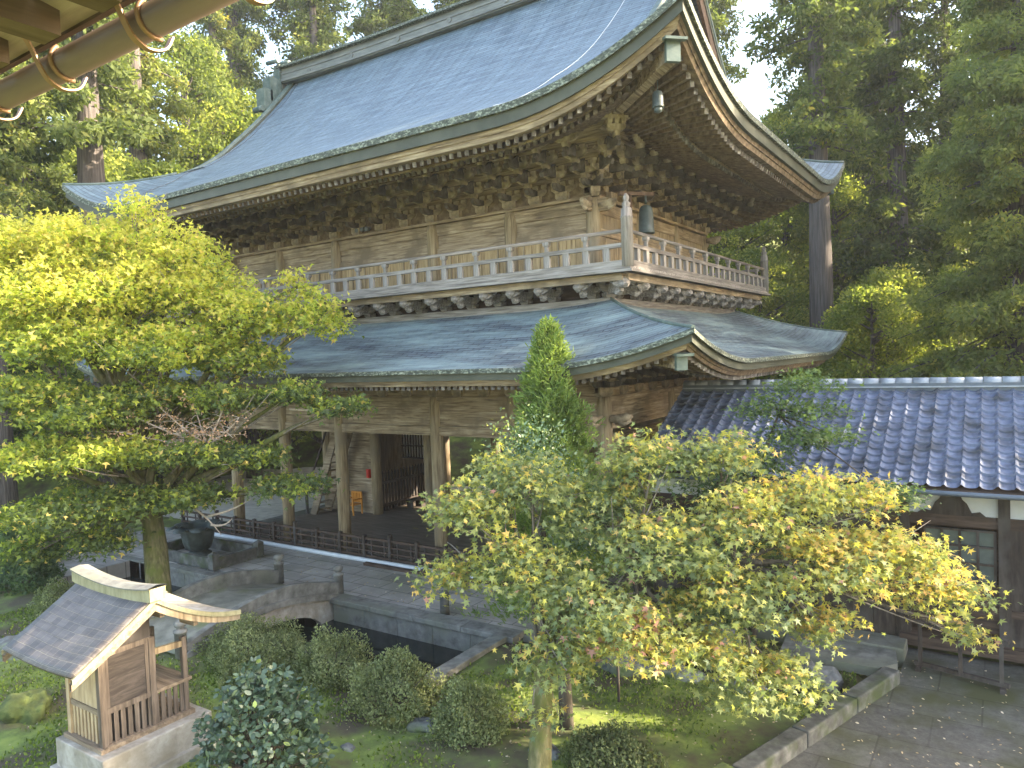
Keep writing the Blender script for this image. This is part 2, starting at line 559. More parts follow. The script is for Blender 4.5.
# ---- leaves
STAR = [(-.12, -.02), (-.52, -.12), (-.22, .16), (-.62, .5), (-.17, .42), (0, 1.0), (.17, .42), (.62, .5), (.22, .16), (.52, -.12), (.12, -.02)]
STAR3 = [(-.1, 0), (-.55, .3), (-.15, .38), (0, 1.0), (.15, .38), (.55, .3), (.1, 0)]
OVAL = [(0, 0), (-.28, .35), (-.2, .75), (0, 1), (.2, .75), (.28, .35)]
QUAD = [(-.3, 0), (-.3, 1), (.3, 1), (.3, 0)]
KITE = [(0, 0), (-.32, .45), (0, 1), (.32, .45)]
BLADE = [(0, 0), (-.2, .5), (0, 1), (.2, .5)]

def leaf_mesh(name, C, N, size, shape, tint, mat, rng, parent=None, droop=0.25, D=None, top=False):
    """C centres (n,3), N face normals (n,3), size (n,), tint (n,)"""
    n = len(C)
    off = np.array(world_loc(parent)) if parent is not None else np.zeros(3)
    C = C - off
    N = N / np.maximum(np.linalg.norm(N, axis=1, keepdims=True), 1e-6)
    if D is None:
        D = rng.normal(size=(n, 3))
        D[:, 2] -= droop
    T = D - N * (D * N).sum(1, keepdims=True)
    T /= np.maximum(np.linalg.norm(T, axis=1, keepdims=True), 1e-6)
    B = np.cross(N, T)
    sh = np.array(shape)
    k = len(sh)
    bend = -0.25 * (sh[:, 0] ** 2) - 0.12 * sh[:, 1] ** 2
    V = (C[:, None, :] + size[:, None, None] * (sh[None, :, 0, None] * B[:, None, :] + sh[None, :, 1, None] * T[:, None, :] + bend[None, :, None] * N[:, None, :]))
    me = bpy.data.meshes.new(name)
    me.vertices.add(n * k)
    me.vertices.foreach_set('co', V.astype(np.float32).ravel())
    me.loops.add(n * k)
    me.loops.foreach_set('vertex_index', np.arange(n * k, dtype=np.int32))
    me.polygons.add(n)
    me.polygons.foreach_set('loop_start', np.arange(0, n * k, k, dtype=np.int32))
    me.polygons.foreach_set('loop_total', np.full(n, k, dtype=np.int32))
    a = me.attributes.new('tint', 'FLOAT', 'FACE')
    a.data.foreach_set('value', np.clip(tint, 0, 1).astype(np.float32))
    me.update()
    me.validate()
    me.materials.append(mat)
    o = bpy.data.objects.new(name, me)
    S.collection.objects.link(o)
    if parent is not None:
        o.parent = parent
    return o

# ================================================================== TERRAIN
GZ = -6.5
GF = -6.36       # gate floor

def in_rect(x, y, r):
    return r[0] < x < r[1] and r[2] < y < r[3]

POND1 = (-6.55, -0.95, -6.3, -3.85)
POND2 = (-17.5, -9.25, -6.9, -4.05)
def hsh(x, y):
    return (math.sin(x * 1.7 + y * .9) + math.sin(x * .63 - y * 1.31 + 2) + math.sin(x * 2.9 + 1.3 * y + 5) * .4) / 2.4

def gz(x, y):
    if y < -17.5:
        z = GZ
    else:
        z = GZ + 0.07 * hsh(x, y)
    if -19.5 < x < 2 and -3.9 < y < 12:
        z = GZ - .1
    if x > 6.4 and y < 0:
        z = GZ - .1
    if POND1[0] - .1 < x < POND1[1] + .1 and POND1[2] - .1 < y < POND1[3] + .1: z = -7.4
    if POND2[0] - .1 < x < POND2[1] + .1 and POND2[2] - .1 < y < POND2[3] + .1: z = -7.4
    if in_rect(x, y, (-9.4, -6.4, -7.0, -3.7)): z = -7.4
    # dark little pool among rocks at right
    e = ((x - 4.1) / 2.2) ** 2 + ((y + 2.75) / .85) ** 2
    if e < 1: z = GZ - .7
    fwd = (x - CAM.x) * -.5531 + (y - CAM.y) * .8322
    side = (x - CAM.x) * .833 + (y - CAM.y) * .5519
    s0 = 36 - 0.0 * side
    if side < -8: s0 = 33
    if -19 < side < -8: s0 = 33 + 12 * min(1, (19 + side) / 2, (-8 - side) / 1)
    if fwd > s0: z += min((fwd - s0) * .5, 30)
    return z

def terrain():
    xs = list(np.concatenate([np.arange(-160, -30, 5), np.arange(-30, 14, .25), np.arange(14, 161, 5)]))
    ys = list(np.concatenate([np.arange(-60, -16, 4), np.arange(-16, 1, .2), np.arange(1, 30, 1.5), np.arange(30, 181, 5)]))
    rows = [[(x, y, gz(x, y)) for x in xs] for y in ys]
    mb = MB().grid(rows)
    mat = mk('moss_ground', [(.06, .05, .032), (.11, .105, .045), (.13, .17, .045), (.21, .26, .06), (.28, .32, .075)], (1, 1, 1), 1.1, 12, bump=.9, rough=1, bdist=.05,
             pos=[.3, .4, .5, .6, .72], rrough=.68, blot=(.085, .07, .045), blots=.8)
    o = build('ground', mb, mat, fix=False)
    tag(o, kind='structure')
terrain()

# sandy yard beyond the gate, its sunlight put into the pale colour
mb = MB().grid([[(x, y, -6.41) for x in (-60, -30, 0, 8)] for y in (10.4, 16, 24)])
tag(build('yard', mb, M['sand'], fix=False), kind='structure')
mb = MB().grid([[(x, y, -6.412) for x in (-60, -30, -19, -16.8)] for y in (.5, 5, 10.4)])
tag(build('yard', mb, M['sand'], fix=False), kind='structure')

# paved court in front of the gate
def brick_ground(name, c1, c2, mo, bw, bh, off=.5, blot=(.1, .11, .06), wet=.7):
    m = mk(name, [c1, c2], ns=2, blot=blot, blots=.7, rough=wet, bump=.3)
    n = m.node_tree.nodes
    l = m.node_tree.links
    b = [x for x in n if x.type == 'BSDF_PRINCIPLED'][0]
    src = b.inputs['Base Color'].links[0].from_socket
    tc = [x for x in n if x.type == 'TEX_COORD'][0]
    br = n.new('ShaderNodeTexBrick')
    br.inputs['Scale'].default_value = 1
    br.inputs['Brick Width'].default_value = bw
    br.inputs['Row Height'].default_value = bh
    br.inputs['Mortar Size'].default_value = .015
    br.inputs['Color1'].default_value = (1, 1, 1, 1)
    br.inputs['Color2'].default_value = (.72, .72, .72, 1)
    br.inputs['Mortar'].default_value = (mo, mo, mo, 1)
    br.offset = off
    l.new(tc.outputs['Object'], br.inputs['Vector'])
    mx = n.new('ShaderNodeMix')
    mx.data_type = 'RGBA'
    mx.blend_type = 'MULTIPLY'
    mx.inputs[0].default_value = 1
    l.new(src, mx.inputs[6])
    l.new(br.outputs['Color'], mx.inputs[7])
    l.new(mx.outputs[2], b.inputs['Base Color'])
    return m
M['paving'] = brick_ground('stone_paving', (.3, .275, .245), (.46, .43, .39), .35, 1.1, .62, wet=.75, blot=(.28, .27, .22))
M['paving2'] = brick_ground('mossy_paving', (.05, .048, .042), (.2, .19, .17), .62, 1.4, 1.1, blot=(.075, .078, .035))
for n_ in M['paving2'].node_tree.nodes:
    if n_.type == 'TEX_NOISE' and abs(n_.inputs['Scale'].default_value - 2) < .01:
        n_.inputs['Scale'].default_value = 5.5; n_.inputs['Detail'].default_value = 14; n_.inputs['Roughness'].default_value = .8
mb = MB()
mb.box(-20, .35, -3.5, -.6, -6.75, -6.44)
mb.box(-15.9, -14, -4.2, -3.5, -7.6, -6.445)
mb.box(-20, -15.9, -6.5, -3.5, -7.6, -6.447)
mb.box(-9.2, -6.5, -3.8, -3.5, -7.6, -6.442)
tag(build('pavement', mb, M['paving']), kind='structure')
mb = MB()
mb.prism([(5.75, -6.4), (7.02, -2.4), (7.05, -.25), (16, -.25), (16, -12), (3.5, -12), (3.6, -10.8)], 'z', -6.8, -6.45)
o = tag(build('path', mb, M['paving2']), kind='structure')

# water
def water(name, r, z):
    m = bpy.data.materials.get('pond_water')
    if not m:
        m = mk('pond_water', [(.008, .012, .012), (.014, .02, .018)], ns=1.2, bump=.04, rough=.06, spec=.5, bdist=.02)
        M['water'] = m
    mb = MB().add([(r[0], r[2], z), (r[1], r[2], z), (r[1], r[3], z), (r[0], r[3], z)], [(0, 1, 2, 3)])
    return tag(build(name, mb, m, fix=False), kind='structure')
water('water', (-9.3, -0.9, -6.5, -3.7), -6.98)
water('water', (-17.6, -9.3, -7.0, -3.95), -6.98)
water('water', (1.8, 6.3, -3.7, -1.9), -6.72)

# ================================================================== PILLARED GATE
B1, BC, D = 2.861, 4.214, 9.10
W_ = 4 * B1 + BC
CX, CY = -W_ / 2, D / 2
gate = thing('temple_gate', 'great two-storey wooden temple gate with sweeping blue-green copper roofs', 'temple gate', (CX, CY, GF))
bays = [0, -B1, -2 * B1, -2 * B1 - BC, -3 * B1 - BC, -W_]

def side(k, hx, hy, t, o):
    """point on side k (0 front,1 right,2 back,3 left) at t in [-1,1], o outward of the eave line"""
    if k == 0: return (CX + t * (hx + o), CY - (hy + o))
    if k == 1: return (CX + hx + o, CY + t * (hy + o))
    if k == 2: return (CX - t * (hx + o), CY + (hy + o))
    return (CX - (hx + o), CY - t * (hy + o))

class Roof:
    def __init__(s, e, z0, lift, rng_, pw):
        s.hx = W_ / 2 + e
        s.hy = D / 2 + e
        s.z0 = z0
        s.lift = lift
        s.rg = rng_
        s.pw = pw
    def half(s, k): return s.hx if k in (0, 2) else s.hy
    def L(s, k, t):
        d = (1 - abs(t)) * s.half(k)
        return s.lift * max(0, 1 - d / s.rg) ** s.pw
    def P(s, k, t, o, dz):
        x, y = side(k, s.hx, s.hy, t, o)
        return (x, y, s.z0 + s.L(k, t) + dz)
    def ts(s, k, n=64):
        a = np.linspace(-1, 1, n)
        return list(np.sign(a) * (1 - (1 - np.abs(a)) ** 1.35))
    def sweep(s, mb, k, prof, n=64, close=True):
        rows = []
        for t in s.ts(k, n):
            rows.append([s.P(k, t, o, dz) for o, dz in prof])
        mb.grid(rows, smooth=False, close=close)

UR = Roof(3.868, 5.50, 1.3, 4.6, 2.1)
LR = Roof(3.86, -0.27, 0.68, 4.0, 2.0)
DH = 2.75

def hprof(d):
    s_ = d / 8.42
    return 6.6 * (.44 * s_ + .56 * s_ * s_)
def lprof(d):
    s_ = d / 3.45
    return 1.56 * (.72 * s_ + .28 * s_ * s_)

def roof_surface(name, RF, hp, dmax, mat, dh=None):
    for k in range(4):
        rows = []
        uvr = []
        ds = [dmax * i / 26 for i in range(27)]
        if dh and k in (0, 2): ds = [dh * i / 10 for i in range(11)] + [dh + (8.42 - dh) * i / 16 for i in range(1, 17)]
        if dh and k in (1, 3): ds = [dh * i / 10 for i in range(11)] + [dh + .3, dh + .65]
        vv = 0
        for i, d in enumerate(ds):
            if i: vv += math.hypot(d - ds[i - 1], hp(d) - hp(ds[i - 1]))
            row = []
            for t in RF.ts(k, 81):
                if dh and d > dh:
                    if k in (0, 2):
                        x, _ = side(k, RF.hx, RF.hy, t, -dh)
                        _, y = side(k, RF.hx, RF.hy, t, -d)
                    else:
                        x, y = side(k, RF.hx, RF.hy, t, -d)
                else:
                    x, y = side(k, RF.hx, RF.hy, t, -d)
                f = max(0, 1 - d / 5.0) ** 1.5
                # the roof thickens towards its tips
                row.append((x, y, RF.z0 + hp(d) + RF.L(k, t) * f))
                uvr.append((x if k in (0, 2) else y, vv))
            rows.append(row)
        mb = MB().grid(rows)
        o = build(name, mb, mat, gate, uv=uvr, fix=False)
        # make sure normals point up
        if o.data.polygons[len(o.data.polygons) // 2].normal.z < 0:
            o.data.flip_normals()

roof_surface('upper_roof', UR, hprof, 8.42, M['copper_up'], DH)
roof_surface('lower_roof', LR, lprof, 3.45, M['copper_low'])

def eave_band(RF, sc=1.0):
    """edge course, fascia, flying board and soffit for the four sides"""
    a = .17 * sc; b = .27 * sc; c = .22 * sc
    for k in range(4):
        mb = MB(); RF.sweep(mb, k, [(.0, .002), (.03, -.02), (.03, -a), (-.16, -a), (-.16, -.06)])
        build('roof_edge', mb, M['copper_edge'], gate)
        mb = MB(); RF.sweep(mb, k, [(-.05, -a), (-.05, -a - b), (-.3, -a - b), (-.3, -a)])
        build('eave_fascia', mb, M['copper_fascia'], gate)
        w = M['wood_x'] if k in (0, 2) else M['soffit_shade_wood']  # side boards get the shade-darkened timber
        z1 = -a - b
        mb = MB(); RF.sweep(mb, k, [(-.14, z1), (-.17, z1 - c * .45), (-.4, z1 - c * .45), (-.4, z1)])
        RF.sweep(mb, k, [(-.2, z1 - c * .45), (-.24, z1 - c), (-.5, z1 - c), (-.5, z1 - c * .45)])
        build('eave_board', mb, w, gate)
    return z1 - c
zu = eave_band(UR, 1.0)
zl = eave_band(LR, .62)

def rafters(RF, z1, sp, sizes, o0, o1, o2, slope, inner_o):
    """double fan rafters. upper tier from o0 in to o1, lower tier from o1+ in to inner; one part per side and tier"""
    w, h = sizes
    for k in range(4):
        H = RF.half(k)
        wm = M['wood_y'] if k in (0, 2) else M['wood_x']
        n = int(2 * H / sp)
        tiers = ((o0, o1, z1 - h * .5, 1.0), (o1 + .12, inner_o, z1 - h * .5 + (o0 - o1 - .12) * slope - h * 1.35, 1.0))
        for ti, (oa, ob, zz, kk) in enumerate(tiers):
            mb = MB(); me_ = MB(); sf = MB()
            single = (k == 0 and ti == 0 and RF is UR)
            nn_ = min(n, 98) if single else n
            for i in range(nn_ + 1):
                t = -1 + 2 * i / nn_
                t = max(-.992, min(.992, t))
                zlift = RF.L(k, t)
                xa, ya = side(k, RF.hx, RF.hy, t, oa)
                # fan: inner end proportional to the inner rectangle
                xb, yb = side(k, RF.hx, RF.hy, t, ob)
                fa = 1 if ti == 0 else .75
                za = RF.z0 + zz + zlift * fa
                zb = RF.z0 + zz + (oa - ob) * slope + zlift * (.75 if ti == 0 else .1)
                mb.beam((xa, ya, za), (xb, yb, zb), w, h)
                d = Vector((xa - xb, ya - yb, za - zb)).normalized()
                e = Vector((xa, ya, za))
                me_.beam(e + d * .002, e + d * .012, w * .98, h * .98)
                if single:
                    one = MB(); one.v, one.f, one.sm = mb.v[-8:], [tuple(q for q in f) for f in MB().beam((0, 0, 0), (0, 1, 0), 1, 1).f], [False] * 6
                    ro = build('rafter', one, M['soffit_shade_wood'], gate)
                    en = MB(); en.v, en.f, en.sm = me_.v[-8:], list(one.f), [False] * 6
                    build('rafter_end', en, M['end_grain'], ro)
            if single: pass
            else:
                nf = len(mb.f)
                mb.add(me_.v, me_.f)
                rr_ = build('rafter_row', mb, M['soffit_shade_wood'], gate, fix=False)
                rr_.data.materials.append(M['end_grain'])
                rr_.data.polygons.foreach_set('material_index', [0 if q < nf else 1 for q in range(len(mb.f))])
                rr_['kind'] = 'stuff'
            rows = []
            for t in RF.ts(k, 40):
                xa, ya = side(k, RF.hx, RF.hy, t, oa - .03)
                xb, yb = side(k, RF.hx, RF.hy, t, ob)
                L = RF.L(k, t)
                rows.append([(xa, ya, RF.z0 + zz + h * .5 + .01 + L * (1 if ti == 0 else .75)), (xb, yb, RF.z0 + zz + h * .5 + .01 + (oa - ob) * slope + L * (.75 if ti == 0 else .1)),
                             (xb, yb, RF.z0 + zz + h * .5 + .05 + (oa - ob) * slope + L * (.75 if ti == 0 else .1)), (xa, ya, RF.z0 + zz + h * .5 + .05 + L * (1 if ti == 0 else .75))])
            sf.grid(rows, smooth=False, close=True)
            build('soffit_boards', sf, M['soffit_shade_wood'], gate)
            if ti == 0:
                # beam carrying the flying rafters
                kb = MB()
                rows = []
                for t in RF.ts(k, 50):
                    L = RF.L(k, t) * .8
                    zq = RF.z0 + zz + (oa - ob) * slope
                    rows.append([(*side(k, RF.hx, RF.hy, t, ob + .16), zq - h * .5 - .1 + L), (*side(k, RF.hx, RF.hy, t, ob + .16), zq - h * .55 + L),
                                 (*side(k, RF.hx, RF.hy, t, ob), zq - h * .55 + L), (*side(k, RF.hx, RF.hy, t, ob), zq - h * .5 - .1 + L)])
                kb.grid(rows, smooth=False, close=True)
                build('eave_purlin', kb, M['wood_x'] if k in (0, 2) else M['wood_y'], gate)

rafters(UR, zu, .225, (.10, .13), -.42, -1.55, 0, .30, -3.75)
rafters(LR, zl, .19, (.09, .10), -.36, -1.3, 0, .22, -3.6)

# corner hip rafters with copper caps, wind bells
for RF, zz, inner, rise, s in ((UR, zu, -3.6, 1.1, 1.0), (LR, zl, -3.3, .8, .8)):
    for sx in (1, -1):
        for sy in (-1, 1):
            def cp(o): return (CX + sx * (RF.hx + o), CY + sy * (RF.hy + o))
            p = (*cp(-.42), RF.z0 + zz + RF.lift * .86 - .16)
            q = (*cp(inner), RF.z0 + zz + rise - .12)
            mb = MB().beam(p, q, .24 * s, .34 * s)
            hr = build('hip_rafter', mb, M['wood_y'], gate)
            d = (Vector(p) - Vector(q)).normalized()
            e = Vector(p)
            mb = MB().beam(e - d * .05, e + d * .06, .29 * s, .4 * s)
            mb.beam(e - d * .12 + Vector((0, 0, .23 * s)), e + d * .22 + Vector((0, 0, .19 * s)), .46 * s, .05)
            build('copper_cap', mb, M['copper_green'], hr)

# hip ends: raised copper cusps along the hips and the verge of the gables
for sx in (1, -1):
    for sy in (-1, 1):
        mb = MB()
        pts = []
        for i in range(15):
            d = DH * i / 14
            f = max(0, 1 - d / 5.0) ** 1.5
            pts.append((CX + sx * (UR.hx - d), CY + sy * (UR.hy - d), UR.z0 + hprof(d) + UR.lift * f + .015))
        mb.tube(pts, .055, 6)
        build('hip_roll', mb, M['copper_green'], gate)
for sx in (1, -1):
    for sy in (-1, 1):
        mb = MB()
        pts = []
        for i in range(12):
            d = 3.35 * i / 11
            f = max(0, 1 - d / 5.0) ** 1.5
            pts.append((CX + sx * (LR.hx - d), CY + sy * (LR.hy - d), LR.z0 + lprof(d) + LR.lift * f + .01))
        mb.tube(pts, .04, 6)
        build('hip_roll', mb, M['copper_green'], gate)

# gables
for sx in (1, -1):
    gx = CX + sx * (UR.hx - DH)          # verge
    prof = [(d, UR.z0 + hprof(d) + UR.lift * max(0, 1 - d / 5.0) ** 1.5) for d in np.linspace(DH - .02, 8.42, 22)]
    pts = [(CY - UR.hy + d, z) for d, z in prof] + [(CY + UR.hy - d, z) for d, z in prof[::-1][1:]]
    mb = MB()
    zt_ = {y: z + .22 * min(1, (z - pts[0][1]) / 1.5) for y, z in pts}
    rows = [[(gx - sx * .1, y, zt_[y] - .01), (gx + sx * .06, y, zt_[y]), (gx + sx * .06, y, zt_[y] - .12), (gx - sx * .16, y, z - .1)] for y, z in pts]
    mb.grid(rows, smooth=False, close=True)
    build('verge', mb, M['copper_green'], gate)
    mb = MB()
    rows = [[(gx - sx * .2, y, zt_[y] - .12), (gx + sx * .03, y, zt_[y] - .12), (gx + sx * .03, y, zt_[y] - .3), (gx - sx * .2, y, zt_[y] - .3)] for y, z in pts]
    mb.grid(rows, smooth=False, close=True)
    build('verge_fascia', mb, M['copper_fascia'], gate)
    mb = MB()
    rows = [[(gx - sx * .1, y, zt_[y] - .3), (gx - sx * .0, y, zt_[y] - .3), (gx - sx * .0, y, zt_[y] - .85), (gx - sx * .1, y, zt_[y] - .85)] for y, z in pts if zt_[y] - z > .06]
    mb.grid(rows, smooth=False, close=True)
    build('bargeboard', mb, M['wood_red'], gate)
    wx = CX + sx * (UR.hx - DH - .65)
    poly = [(y, z - .35) for y, z in pts]
    mb = MB().prism(poly, 'x', wx - .06, wx + .06)
    gw = build('gable_wall', mb, M['wood_red'], gate)
    mb = MB()
    for j in range(1, 12):
        y = CY - 3.4 + j * 6.8 / 12
        ztop = min(np.interp(y, [p[0] for p in pts], [p[1] for p in pts]) - .8, 11.5)
        if ztop > 8: mb.box(wx + sx * .06 - .03, wx + sx * .06 + .03, y - .06, y + .06, 7.3, ztop)
    mb.box(wx - .1, wx + .14, CY - 3.3, CY + 3.3, 8.0, 8.3)
    mb.box(wx - .1, wx + .16, CY - .22, CY + .22, 8.3, 11.4)
    build('gable_frame', mb, M['wood_z'], gw)

# main ridge
RX0, RX1 = CX - 9.25, CX + 9.25
rz0 = UR.z0 + hprof(8.42) - .12
def ridge_z(x): return .16 * (abs(x - CX) / 9.25) ** 3
xs = np.linspace(RX0, RX1, 30)
mb = MB().grid([[(x, CY - .34, rz0 + ridge_z(x)), (x, CY - .27, rz0 + .62 + ridge_z(x)), (x, CY + .27, rz0 + .62 + ridge_z(x)), (x, CY + .34, rz0 + ridge_z(x))] for x in xs], smooth=False, close=True)
mb.box(RX0, RX0 + .02, CY - .3, CY + .3, rz0, rz0 + .78)
mb.box(RX1 - .02, RX1, CY - .3, CY + .3, rz0, rz0 + .78)
rd = build('main_ridge', mb, M['ridge_side'], gate)
mb = MB()
mb.grid([[(x, CY - .33, rz0 + .36 + ridge_z(x)), (x, CY - .33, rz0 + .43 + ridge_z(x)), (x, CY + .33, rz0 + .43 + ridge_z(x)), (x, CY + .33, rz0 + .36 + ridge_z(x))] for x in xs], smooth=False, close=True)
mb.grid([[(x, CY - .40, rz0 + .04 + ridge_z(x)), (x, CY - .40, rz0 + .12 + ridge_z(x)), (x, CY + .4, rz0 + .12 + ridge_z(x)), (x, CY + .4, rz0 + .04 + ridge_z(x))] for x in xs], smooth=False, close=True)
build('ridge_moulding', mb, M['ridge_side'], rd)
mb = MB()
mb.grid([[(x, CY - .48, rz0 + .62 + ridge_z(x)), (x, CY - .46, rz0 + .72 + ridge_z(x)), (x, CY, rz0 + .86 + ridge_z(x)), (x, CY + .46, rz0 + .72 + ridge_z(x)), (x, CY + .48, rz0 + .62 + ridge_z(x))] for x in np.linspace(RX0 - .15, RX1 + .15, 30)], smooth=False, close=True)
build('ridge_cap', mb, M['copper_edge'], rd)
for i in range(7):
    x = CX - 7.5 + i * 2.5
    mb = MB()
    mb.tube([(x, CY - .36, rz0 + .27), (x, CY - .27, rz0 + .27)], .1, 12)
    build('crest_boss', mb, M['ridge_side'], rd)
for sx in (1, -1):
    mb = MB()
    ex = CX + sx * 9.25
    mb.box(min(ex, ex + sx * .35), max(ex, ex + sx * .35), CY - .42, CY + .42, rz0 - .3, rz0 + .95)
    mb.box(min(ex - sx * .1, ex + sx * .4), max(ex - sx * .1, ex + sx * .4), CY - 1.0, CY - .42, rz0 - .75, rz0 + .25)
    mb.box(min(ex - sx * .1, ex + sx * .42), max(ex - sx * .1, ex + sx * .42), CY - 1.35, CY - .9, rz0 - 1.2, rz0 - .3)
    mb.box(min(ex - sx * .1, ex + sx * .4), max(ex - sx * .1, ex + sx * .4), CY + .42, CY + 1.0, rz0 - .75, rz0 + .25)
    mb.tube([(ex - sx * .2, CY - .6, rz0 + 1.0), (ex + sx * .55, CY - .6, rz0 + 1.05)], .09, 10)
    mb.tube([(ex - sx * .2, CY, rz0 + 1.1), (ex + sx * .55, CY, rz0 + 1.2)], .1, 10)
    mb.tube([(ex - sx * .1, CY - 1.45, rz0 - 1.2), (ex + sx * .45, CY - 1.45, rz0 - 1.2)], .12, 10)
    build('ridge_end_ornament', mb, M['copper_green'], gate)

# lightning cable down the front slope
def slope_pt(x, d, up=.03):
    t = (x - CX) / (UR.hx - min(d, DH))
    f = max(0, 1 - d / 5.0) ** 1.5
    return (x, CY - UR.hy + d, UR.z0 + hprof(d) + UR.L(0, t) * f + up)
mb = MB()
for x0, x1 in ((-.55, -.35),):
    mb.tube([slope_pt(x0 + (x1 - x0) * i / 30, 8.3 * i / 30 + .02, .015) for i in range(31)], .010, 5)
build('lightning_cable', mb, M['pipe_white'], gate)
mb = MB().tube([slope_pt(CX - 8.4 + .1 * math.sin(i), 8.3 * i / 30 + .02, .02) for i in range(31)], .012, 5)
build('lightning_cable', mb, M['metal_dark'], gate)

# ---- bracket sets (origin on the wall line at column top, pointing to -Y)
def bracket_mesh(steps, so, sz, arm, tails, name):
    mb = MB()
    dark = []
    mb.block((0, 0, .12), (.36, .36, .24))
    for s in range(steps + 1):
        y = -s * so
        z = .24 + s * sz
        # cross arm parallel to the wall, boat shaped
        L = arm * (1 + .12 * (s == 0))
        poly = [(-L / 2, z + .17), (-L / 2, z + .09), (-L / 2 + .1, z + .02), (-L / 2 + .2, z), (L / 2 - .2, z), (L / 2 - .1, z + .02), (L / 2, z + .09), (L / 2, z + .17)]
        mb.prism(poly, 'y', y - .055, y + .055)
        for x in (-L / 2 + .09, 0, L / 2 - .09):
            mb.block((x, y, z + .235), (.17, .17, .13))
        if s < steps:
            # out arm to next step
            y2 = y - so - .1
            poly = [(y + .1, z + .17), (y2, z + .17), (y2, z + .09), (y2 + .08, z + .02), (y + .1, z + .0)]
            mb.prism(poly, 'x', -.06, .06)
            dark += list(range(len(mb.f) - 7, len(mb.f)))  # out arms coloured dark to stand in for their shaded sides
            mb.block((0, y - so, z + .235), (.18, .18, .13))
    zt = .24 + steps * sz + .3
    mb.box(-.48, .48, -steps * so - .07, -steps * so + .07, zt, zt + .16)
    # tail rafters thrusting out and down
    nf = len(mb.f)
    for j in range(tails):
        z0 = .24 + (j + 1) * sz + .26
        yb = -.15 - j * so
        ye = -(1.6 + j * .8) * so - .42
        ze = z0 - .28
        p = Vector((0, yb, z0 + .22)); q = Vector((0, ye, ze)); mid = (p + q) * .5 + Vector((0, 0, -.03))
        mb.beam(p, mid, .13, .17)
        mb.beam(mid, q, .13, .17, w2=.11, h2=.12)
    me = bpy.data.meshes.new(name)
    me.from_pydata([tuple(v) for v in mb.v], [], mb.f)
    me.materials.append(M['wood_carved'])
    me.materials.append(M['wood_tail_shade'])
    me.polygons.foreach_set('material_index', [0 if i < nf and i not in dark else 1 for i in range(len(me.polygons))])
    return me

def put(name, me, loc, rz, parent, sc=(1, 1, 1)):
    o = bpy.data.objects.new(name, me)
    S.collection.objects.link(o)
    o.parent = parent
    w = world_loc(parent)
    o.location = Vector(loc) - w
    o.rotation_euler = (0, 0, rz)
    o.scale = sc
    return o

U_ = 0.244
ubays = [-U_, -B1, -2 * B1, -2 * B1 - BC, -3 * B1 - BC, -W_ + U_]
def spaced(bs, nb):
    out = []
    for i in range(len(bs) - 1):
        for j in range(nb[i]):
            out.append(bs[i] + (bs[i + 1] - bs[i]) * j / nb[i])
    out.append(bs[-1])
    return out
fx = spaced(ubays, [3, 3, 4, 3, 3])
ubayy = [U_, D / 3, 2 * D / 3, D - U_]
ry = spaced(ubayy, [3, 3, 3])
BU = bracket_mesh(3, .46, .30, .66, 2, 'bracket_set')
ZB = 4.12
for x in fx[1:-1]:
    put('bracket_set', BU, (x, U_, ZB), 0, gate)
for y in ry[1:-1]:
    put('bracket_set', BU, (-U_, y, ZB), math.pi / 2, gate)
for (x, y, a) in ((-U_, U_, 0), (-U_, U_, math.pi / 2), (-U_, D - U_, math.pi / 2), (-W_ + U_, U_, 0)):
    put('bracket_set', BU, (x, y, ZB), a, gate)
for (x, y, a) in ((-U_, U_, math.pi / 4), (-U_, D - U_, 3 * math.pi / 4), (-W_ + U_, U_, -math.pi / 4)):
    put('bracket_set', BU, (x, y, ZB + .004), a, gate, (.7, 1.38, 1.0))
# purlins running over the bracket steps + louvred infill boards
for k, wm in ((0, 'wood_x'), (1, 'wood_y')):
    mb = MB()
    for s in range(4):
        o = -U_ + s * .46
        z = ZB + .24 + s * .30 + .33
        hx, hy = W_ / 2, D / 2
        if k == 0: mb.box(-W_ - o, o, -o - .05, -o + .05, z, z + .12)
        else: mb.box(o - .052, o + .052, -o, D + o, z - .001, z + .122)
        if s:
            a = o - .46
            n = int((W_ + 2 * o) / .3) if k == 0 else int((D + 2 * o) / .3)
            zz = z + .10
            if k == 0:
                mb.beam((-W_ / 2, -o + .05, zz - .02), (-W_ / 2, -a + .0, zz - .27), W_ + 2 * o, .02, up=(0, 0, 1))
            else:
                mb.beam((o - .05, D / 2, zz - .02), (a, D / 2, zz - .27), D + 2 * o, .02)
    build('bracket_purlins', mb, M[wm], gate)
build('bracket_backing', MB().box(-W_ + U_, -U_, U_ - .025, U_ + .035, 4.13, 6.0), M['soffit_shade_wood'], gate)
build('bracket_backing', MB().box(-U_ - .03, -U_ + .03, U_ + .04, D - U_, 4.13, 6.0), M['soffit_shade_wood'], gate)

# ---- upper storey walls
ZD = 1.995
def column(x, y, r, z0, z1, parent=gate, name='column', mat='wood_z'):
    mb = MB().tube([(x, y, z0), (x, y, z0 + (z1 - z0) * .5), (x, y, z1 - .25), (x, y, z1)], [r, r, r * .96, r * .78], 16)
    return build(name, mb, M[mat], parent)
for x in ubays:
    column(x, U_ - .03, .2, ZD - .1, 4.08)
    if x in (ubays[0], ubays[-1]):
        for y in ubayy[1:-1]: column(x, y, .17, ZD - .1, 4.08)
    column(x, D - U_, .17, ZD - .1, 4.08)
boxes('tie_beam', [(-W_ + U_, -U_, U_ - .2, U_ + .2, 4.06, 4.14), (-W_ + U_ - .45, -U_ + .45, U_ - .07, U_ + .07, 3.72, 4.05),
                   (-W_ + U_, -U_, U_ - .09, U_ + .09, 3.12, 3.32), (-W_ + U_, -U_, D - U_ - .07, D - U_ + .07, 3.72, 4.05)], M['wood_x'], gate)
